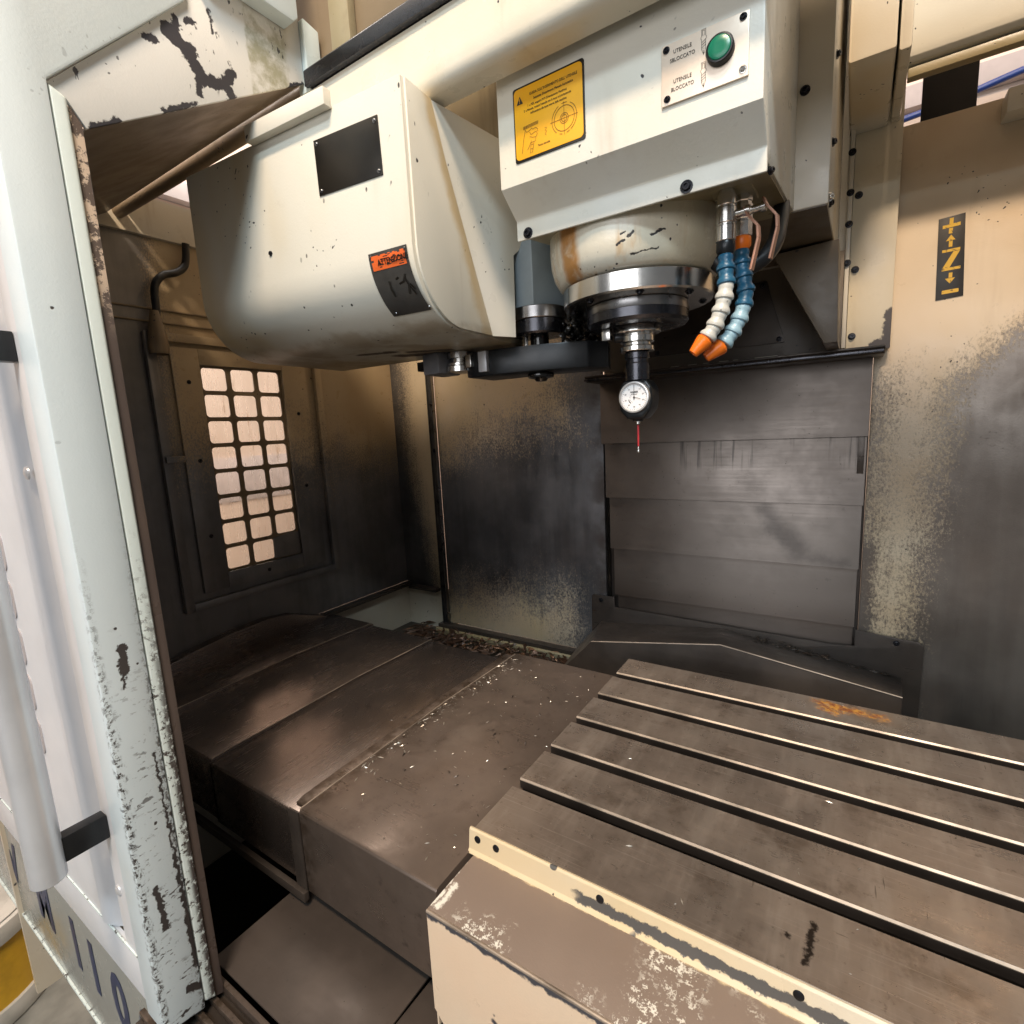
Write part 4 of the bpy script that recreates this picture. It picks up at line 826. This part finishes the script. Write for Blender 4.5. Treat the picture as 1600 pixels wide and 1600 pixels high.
# ================================================================== SLIDING DOOR (slid open to the left)
DX = -0.70
t = thing('sliding_door', 'pale slid-open door at the left with chipped edge and tubular handle', 'door', (-0.73, 0.23, -0.2))
prism('end_plate', [(0.197, -0.200), (0.2455, -0.212), (0.2455, 0.915), (0.40, 1.073), (0.42, 1.5), (0.197, 1.5)], 'x', DX - 0.05, DX, M_door, t, 0.003)
prism('edge_lip', [(0.2460, -0.205), (0.2610, -0.212), (0.2610, 0.905), (0.2460, 0.913)], 'x', DX - 0.045, DX - 0.0015, M_lip, t, 0.004, 35, 3)
prism('inner_flange', [(0.2615, -0.215), (0.2725, -0.22), (0.2725, 0.885), (0.2615, 0.90)], 'x', DX - 0.030, DX - 0.006, M_flange, t, 0.001)
prism('roof_gusset', [(0.2460, 0.914), (0.2615, 0.9055), (0.2760, 0.8825), (0.567, 1.062), (0.567, 1.20), (0.43, 1.20), (0.40, 1.0735)], 'x', DX - 0.012, DX - 0.006, M_gusset, t, 0.001)
prism('gusset_flange', [(0.5675, 1.050), (0.5940, 1.058), (0.5940, 1.140), (0.5675, 1.145)], 'x', DX - 0.02, DX + 0.004, M_lip, t, 0.002)
prism('roof_rail', [(0.405, 1.118), (0.540, 1.118), (0.547, 1.126), (0.547, 1.35), (0.405, 1.35)], 'x', DX - 0.005, DX + 0.02, M_door, t, 0.002)
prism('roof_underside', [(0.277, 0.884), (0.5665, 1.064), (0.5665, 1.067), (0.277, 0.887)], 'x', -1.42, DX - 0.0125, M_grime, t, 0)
tube('roof_roller_tube', [(-1.42, 0.590, 1.072), (DX - 0.021, 0.590, 1.066)], 0.013, M_dirty, t, 16, 1)
# front sheet with rolled ribs and lower lip
bm = bmesh.new()
xs = []
for i in range(61):
    x = -1.75 + (1.75 - 0.7505) * i / 60
    dy = 0.010 * math.exp(-((x + 0.815) / 0.014) ** 2) - 0.004 * math.exp(-((x + 0.85) / 0.012) ** 2)
    xs.append((x, 0.199 + dy))
out2 = [(x, y) for x, y in xs] + [(x, y + 0.004) for x, y in reversed(xs)]
prism('front_sheet', out2, 'z', -0.114, 1.5, M_doorpanel, t, 0, 60)
box('lower_return', -1.75, -0.7505, 0.2005, 0.2055, -0.190, -0.1155, M_doorpanel, t, 0.001)
box('lower_return_bead', -1.75, -0.7505, 0.1975, 0.2000, -0.1175, -0.1135, M_lip, t, 0.0008)
for x, z in ((-0.777, -0.028), (-0.814, 0.518)): lathe('rivet', (x, 0.2, z), (0, -1, 0), [(0.008, 0), (0.0075, 0.002), (0.004, 0.0035), (0, 0.0038)], M_alu, t, 20)
for i, z in enumerate((0.10, 0.17, 0.24, 0.31, 0.38)):
    prism('vision_slot', rrect(-1.12, -0.975, z, z + 0.055, 0.012, 4), 'y', 0.1975, 0.2000, M_band, t, 0)
# handle
hd = tube('handle_tube', [(-0.775, 0.138, 0.042), (-0.775, 0.138, 0.80)], 0.0175, M_alu, t, 28, 1)
lathe('handle_rim', (-0.775, 0.138, 0.0422), (0, 0, -1), [(0.0172, 0), (0.0172, 0.0008), (0.0145, 0.001), (0.0145, -0.01), (0, -0.01)], M_alu, hd, 28)
for z in (0.055, 0.64): box('handle_bracket', -0.7835, -0.7665, 0.1535, 0.1985, z, z + 0.032, M_black, hd, 0.0015)

# lower front panel with lettering
t = thing('machine_skirt', 'grey lower machine skirt with dark blue lettering at the bottom left', 'skirt', (-1.2, 0.21, -0.42))
box('panel_sheet', -2.3, -0.7505, 0.2065, 0.2125, -0.420, -0.1925, M_lowpanel, t, 0.001)
box('panel_bottom_edge', -2.3, -0.7505, 0.2035, 0.2125, -0.4265, -0.4205, M_lip, t, 0.001)
yy = 0.2058
for ch, x in (('V', -1.42), ('M', -1.235), ('1', -1.075), ('1', -0.995), ('0', -0.895), ('0', -0.795)):
    bm = bmesh.new(); text_bm(bm, ch, (x, yy, -0.295), R, U, 0.135, 0.0003, 0.85, 0.004); flat('letter', bm, M_lettering, t)

# drum on the floor under the front panel
t = thing('oil_drum', 'yellow and grey drum on the floor at the lower left corner', 'drum', (-2.0, 0.14, -0.95))
lathe('drum_body', (-2.0, 0.14, -0.95), (0, 0, 1), [(0, 0), (0.20, 0), (0.20, 0.25), (0, 0.25)], M_drum, t, 48, 30)
for z in (0.0, 0.225): lathe('drum_ring', (-2.0, 0.14, -0.95 + z), (0, 0, 1), [(0.198, 0), (0.212, 0.004), (0.215, 0.03), (0.208, 0.05), (0.198, 0.052)], M_drumring, t, 48)
lathe('drum_lid', (-2.0, 0.14, -0.70), (0, 0, 1), [(0.199, 0), (0.195, 0.03), (0.16, 0.036), (0.15, 0.02), (0, 0.02)], M_drumring, t, 48, 40)

# ================================================================== TELESCOPIC COVER OF THE X AXIS
t = thing('table_way_cover', 'stepped telescopic steel way cover left of the table under the window', 'cover', (-1.05, 0.72, -0.15))
def cov_profile(z, dz=0.0):
    return [(0.412, z - 0.125), (0.412, z - 0.004), (0.414, z - 0.001), (0.420, z), (0.76, z + 0.008), (1.02, z + 0.002), (1.028, z - 0.004), (1.028, z - 0.125)]
for i, (x0, x1) in enumerate(((-0.975, -0.705), (-1.222, -0.968), (-1.45, -1.213))):
    prism('cover_segment', cov_profile(-0.040 + 0.0065 * i), 'x', x0, x1, M_cover, t, 0.0007, 20)
for i, x1 in enumerate((-0.968, -1.213)):  # thin lighter tubes painting a highlight along the segment edges
    z = -0.040 + 0.0065 * (i + 1)
    tube('bright_edge', [(x1, 0.414, z - 0.0008), (x1, 0.420, z + 0.0002), (x1, 0.76, z + 0.0082), (x1, 1.02, z + 0.0022)], 0.0011, M_lipedge, t, 6, 1)
tube('bright_edge', [(-0.7005, 0.414, -0.0305), (-0.7005, 0.76, -0.0222), (-0.7005, 1.04, -0.0283)], 0.0011, M_lipedge, t, 6, 1)
prism('end_collar', [(0.50, -0.10), (0.50, 0.0), (0.60, 0.018), (0.70, 0.030), (0.80, 0.034), (0.88, 0.022), (0.97, -0.012), (1.02, -0.03), (1.02, -0.10)], 'x', -1.4285, -1.395, M_cover, t, 0.003, 50)
box('lower_guide', -1.40, -0.700, 0.402, 0.4108, -0.190, -0.174, M_dark, t, 0.001)

# chip tray between cover and table
t = thing('table_end_tray', 'brown steel tray with scattered metal chips at the left end of the table', 'tray', (-0.56, 0.72, -0.17))
prism('tray_sheet', [(0.411, -0.175), (0.411, -0.034), (0.413, -0.031), (0.417, -0.030), (0.76, -0.0225), (1.045, -0.0285), (1.05, -0.034), (1.05, -0.175)], 'x', -0.700, -0.4165, M_tray, t, 0.0008, 20)
prism('wiper_strip', [(0.425, -0.0425), (0.425, -0.036), (0.437, -0.0325), (0.76, -0.0245), (1.035, -0.0305), (1.035, -0.038)], 'x', -0.727, -0.7005, M_tray, t, 0.0006)
prism('wiper_front', [(-0.727, -0.172), (-0.727, -0.040), (-0.7235, -0.034), (-0.7005, -0.033), (-0.7005, -0.172)], 'y', 0.4085, 0.4115, M_dark, t, 0.0006)
M_chip = simple('bright_swarf', (0.58, 0.53, 0.46), 0.32, 0.7, 0.2)
M_chipd = simple('dark_swarf', (0.05, 0.038, 0.03), 0.35, 0.3, 0.1)
def flakes(name, n, fn, size, mat, parent, seed):
    rnd = random.Random(seed); bm = bmesh.new()
    for _ in range(n):
        p = fn(rnd)
        if p is None: continue
        s = size * (0.4 + rnd.random() ** 3 * 2.4); a = rnd.random() * 6.28; L = s * (1 + 1.6 * rnd.random()); w = s * 0.5
        d = Vector((math.cos(a), math.sin(a), rnd.uniform(-0.12, 0.25))); e = Vector((-math.sin(a), math.cos(a), rnd.uniform(-0.3, 0.3))); p = Vector(p)
        v = [bm.verts.new(p + q) for q in (-d * L, e * w + Vector((0, 0, s * 0.3)), d * L, -e * w, Vector((0, 0, s * 0.55)))]
        for f in ((0, 3, 4), (3, 2, 4), (2, 1, 4), (1, 0, 4), (0, 1, 2, 3)): bm.faces.new([v[i] for i in f])
    o = finish(name, bm, mat, None, 0, 20); o['kind'] = 'stuff'; return o
def tz(y): return -0.030 + (y - 0.417) * 0.0219 if y < 0.76 else -0.0225 - (y - 0.76) * 0.021
def near_seam(r):
    y = r.uniform(0.52, 1.02); x = -0.698 + abs(r.gauss(0, 0.022)); return (x, y, tz(y) + 0.0009) if x < -0.43 else None
def on_tray(r):
    y = r.uniform(0.43, 1.03); x = r.uniform(-0.69, -0.43); return (x, y, tz(y) + 0.0009)
tag(flakes('swarf_bright', 320, near_seam, 0.0011, M_chip, None, 3), 'bright metal chips gathered along the tray seam', 'chips')
tag(flakes('swarf_bright', 190, on_tray, 0.0008, M_chip, None, 4), 'bright metal chips scattered over the tray', 'chips')
def dk(r):
    return on_tray(r) if r.random() < 0.5 else ((lambda x, y: (x, y, -0.0265 + (0.0065 if x < -0.97 else 0)))(r.uniform(-1.15, -0.75), r.gauss(0.68, 0.10)))
tag(flakes('swarf_dark', 150, dk, 0.0012, M_chipd, None, 5), 'dark chips sprinkled on the tray and way cover', 'chips')
def on_table(r):
    y = r.uniform(0.50, 1.08); x = r.uniform(-0.40, 0.3)
    if min(abs(y - c) for c in (0.6, 0.7, 0.8, 0.9, 1.0)) < 0.014: return None
    return (x, y, 0.0008)
tag(flakes('swarf_bright', 70, on_table, 0.0009, M_chip, None, 8), 'tiny bright chips on the slotted table', 'chips')

# trough behind the covers with oily swarf
t = thing('chip_trough', 'dark oily chip trough along the foot of the back wall', 'trough', (-1.0, 1.2, -0.19))
box('trough_floor', -1.43, 0.2, 1.03, 1.40, -0.20, -0.188, M_dark, t, 0)
M_rustchip = simple('rusty_lump', (0.42, 0.12, 0.03), 0.5, 0.1, 0.3)
def trough(r):
    x = r.uniform(-1.35, -0.62); y = 1.30 + 0.045 * r.gauss(0, 1); return (x, min(max(y, 1.06), 1.39), -0.178 + 0.012 * r.random())
tag(flakes('oily_swarf', 700, trough, 0.0065, simple('rust_brown_swarf', (0.065, 0.032, 0.018), 0.35, 0.3), None, 11), 'dark rusty swarf heaped in the trough under the back panel', 'swarf')
tag(flakes('oily_swarf', 260, trough, 0.005, simple('brown_swarf', (0.20, 0.10, 0.05), 0.4, 0.3), None, 12), 'lighter brown swarf flakes among the dark heap under the back panel', 'swarf')
bm = bmesh.new(); lathe_bm(bm, (-0.80, 1.255, -0.165), (0.3, 0.2, 1), [(0, -0.016), (0.013, -0.011), (0.017, 0), (0.012, 0.010), (0, 0.014)], 8)
for v in bm.verts: v.co += Vector((random.uniform(-1, 1), random.uniform(-1, 1), random.uniform(-1, 1))) * 0.003
tag(finish('rusty_lump', bm, M_rustchip, None, 0, 20), 'orange rusty lump lying in the trough near the tray corner', 'lump')

# roof shaped cover of the Y axis behind the table
t = thing('saddle_roof_cover', 'dark roof shaped cover with a bright ridge edge behind the table', 'cover', (-0.23, 1.2, -0.15))
fe = [(-0.660, 1.195, -0.135), (-0.562, 1.2, -0.030), (-0.236, 1.2, 0.024), (0.104, 1.2, -0.020)]
be = [(-0.70, 1.383, -0.15), (-0.612, 1.383, -0.045), (-0.268, 1.383, -0.008), (0.116, 1.383, -0.058)]
bm = bmesh.new()
a = [bm.verts.new(p) for p in fe]; c = [bm.verts.new(p) for p in be]; f0 = [bm.verts.new((p[0], p[1], -0.20)) for p in fe]; b0 = [bm.verts.new((p[0], p[1], -0.20)) for p in be]
for i in range(3):
    bm.faces.new((a[i], a[i + 1], c[i + 1], c[i])); bm.faces.new((f0[i], f0[i + 1], a[i + 1], a[i])); bm.faces.new((c[i], c[i + 1], b0[i + 1], b0[i])); bm.faces.new((b0[i], b0[i + 1], f0[i + 1], f0[i]))
bm.faces.new((a[3], f0[3], b0[3], c[3])); bm.faces.new((f0[0], a[0], c[0], b0[0]))
finish('roof_sheet', bm, M_dark, t, 0.0015)
tube('ridge_edge', [(-0.562, 1.1995, -0.0295), (-0.236, 1.1995, 0.0245), (0.104, 1.1995, -0.0195)], 0.0016, M_lipedge, t, 8, 1)
# chips lying in the fold
def fold(r):
    u = r.random(); x = -0.2 + u * 0.30; return (x, 1.36 + r.gauss(0, 0.012), -0.012 - u * 0.045 + 0.004)
tag(flakes('swarf_dark', 160, fold, 0.003, M_chipd, None, 14), 'dark chips lying behind the roof shaped cover', 'chips')

# ================================================================== TABLE
t = thing('work_table', 'slotted brown steel machine table with rust spot and chipped cream front apron', 'table', (0.2, 0.79, -0.03))
pr = []
y = 1.088
slots = [1.0, 0.9, 0.8, 0.7, 0.6]
pr = [(1.088, -0.09), (1.088, -0.0015), (1.0865, 0.0)]
for s in slots:
    h, hw = 0.0095, 0.016
    pr += [(s + h + 0.0018, 0.0), (s + h, -0.0018), (s + h, -0.016), (s + hw, -0.016), (s + hw, -0.030), (s - hw, -0.030), (s - hw, -0.016), (s - h, -0.016), (s - h, -0.0018), (s - h - 0.0018, 0.0)]
pr += [(0.4935, 0.0), (0.492, -0.0015), (0.492, -0.09)]
tt = prism('table_top', pr, 'x', -0.414, 0.85, M_table, t, 0, 20)
tt.data.materials.append(M_slot)          # oily slot interiors
for p in tt.data.polygons:
    if abs(p.normal.x) < 0.5 and -0.031 < p.center.z < -0.0019 and 0.5 < p.center.y < 1.08: p.material_index = 1
for s in slots:       # highlight painted along the far lip of every slot
    prism('slot_lip', [(s + 0.0093, -0.0020), (s + 0.0113, 0.0004), (s + 0.0118, 0.0002), (s + 0.0096, -0.0040)], 'x', -0.4135, 0.85, M_lipedge, t, 0)
ap = prism('apron_strip', [(0.4915, 0.0015), (0.4885, 0.0025), (0.4865, 0.0), (0.4830, -0.026), (0.4790, -0.0300), (0.4800, -0.0325), (0.4860, -0.030), (0.4900, -0.02)], 'x', -0.419, 0.85, M_apron_strip, t, 0.0005, 40)
prism('apron_top', [(0.4795, -0.0305), (0.3880, -0.0300), (0.3850, -0.0312), (0.3840, -0.034), (0.3855, -0.034), (0.387, -0.033), (0.4795, -0.0330)], 'x', -0.4085, 0.85, M_apron_top, t, 0, 50)
prism('apron_end', [(0.4785, -0.0333), (0.387, -0.0333), (0.387, -0.20), (0.4785, -0.20)], 'x', -0.4080, -0.4055, M_apron_front, t, 0)
prism('apron_front', [(-0.4083, -0.0342), (0.85, -0.0342), (0.85, -0.4), (-0.395, -0.4), (-0.395, -0.188), (-0.4083, -0.172)], 'y', 0.3842, 0.3868, M_apron_front, t, 0)
tube('apron_edge', [(-0.4085, 0.3855, -0.0318), (0.85, 0.3855, -0.0318)], 0.0022, M_lipedge, t, 10, 1)
for x in (-0.4045, -0.374, -0.225, -0.02): lathe('strip_bolt', (x, 0.4858, -0.0095), (0, -1, 0.12), [(0.0050, 0), (0.0050, 0.0012), (0.0042, 0.0016), (0, 0.0016)], M_screw, t, 16)
# end cap of the table where the slots open
# ================================================================== FRONT SUMP AND SILL
t = thing('front_sump_tray', 'brown steel sump sheet below the table front beside the door sill', 'tray', (-0.55, 0.35, -0.21))
prism('sump_sheet', [(-0.752, 0.470), (-0.752, 0.283), (-0.46, 0.283), (-0.46, 0.470)], 'z', -0.206, -0.203, M_sump, t, 0.0008)
prism('sump_sheet', [(0.283, -0.2025), (0.283, -0.2045), (0.60, -0.2255), (0.60, -0.2235)], 'x', -0.4598, 0.85, M_sump, t, 0)
box('sump_wall', -0.752, 0.85, 0.4705, 0.473, -0.206, -0.17, M_dark, t, 0)
box('pit_floor', -1.43, -0.40, 0.28, 1.03, -0.62, -0.60, M_oil, t, 0)
box('pit_wall', -1.43, -0.754, 0.2775, 0.2825, -0.60, -0.21, M_dark, t, 0)
box('pit_wall', -1.43, 0.3, 1.0305, 1.036, -0.60, -0.19, M_dark, t, 0)
t = thing('door_sill', 'grooved steel door sill track at the foot of the open door', 'sill', (-0.3, 0.24, -0.23))
for i, yv in enumerate((0.196, 0.216, 0.236, 0.256, 0.2725)):
    box('track_rib', -0.78, 0.85, yv, yv + 0.007, -0.228, -0.2165 + (0.006 if i == 4 else 0), M_tray, t, 0.0012)
box('track_base', -0.78, 0.85, 0.19, 0.2826, -0.24, -0.2285, M_dark, t, 0.001)
box('front_skirt', -0.7, 0.85, 0.186, 0.1895, -0.42, -0.22, M_lowpanel, t, 0.001)
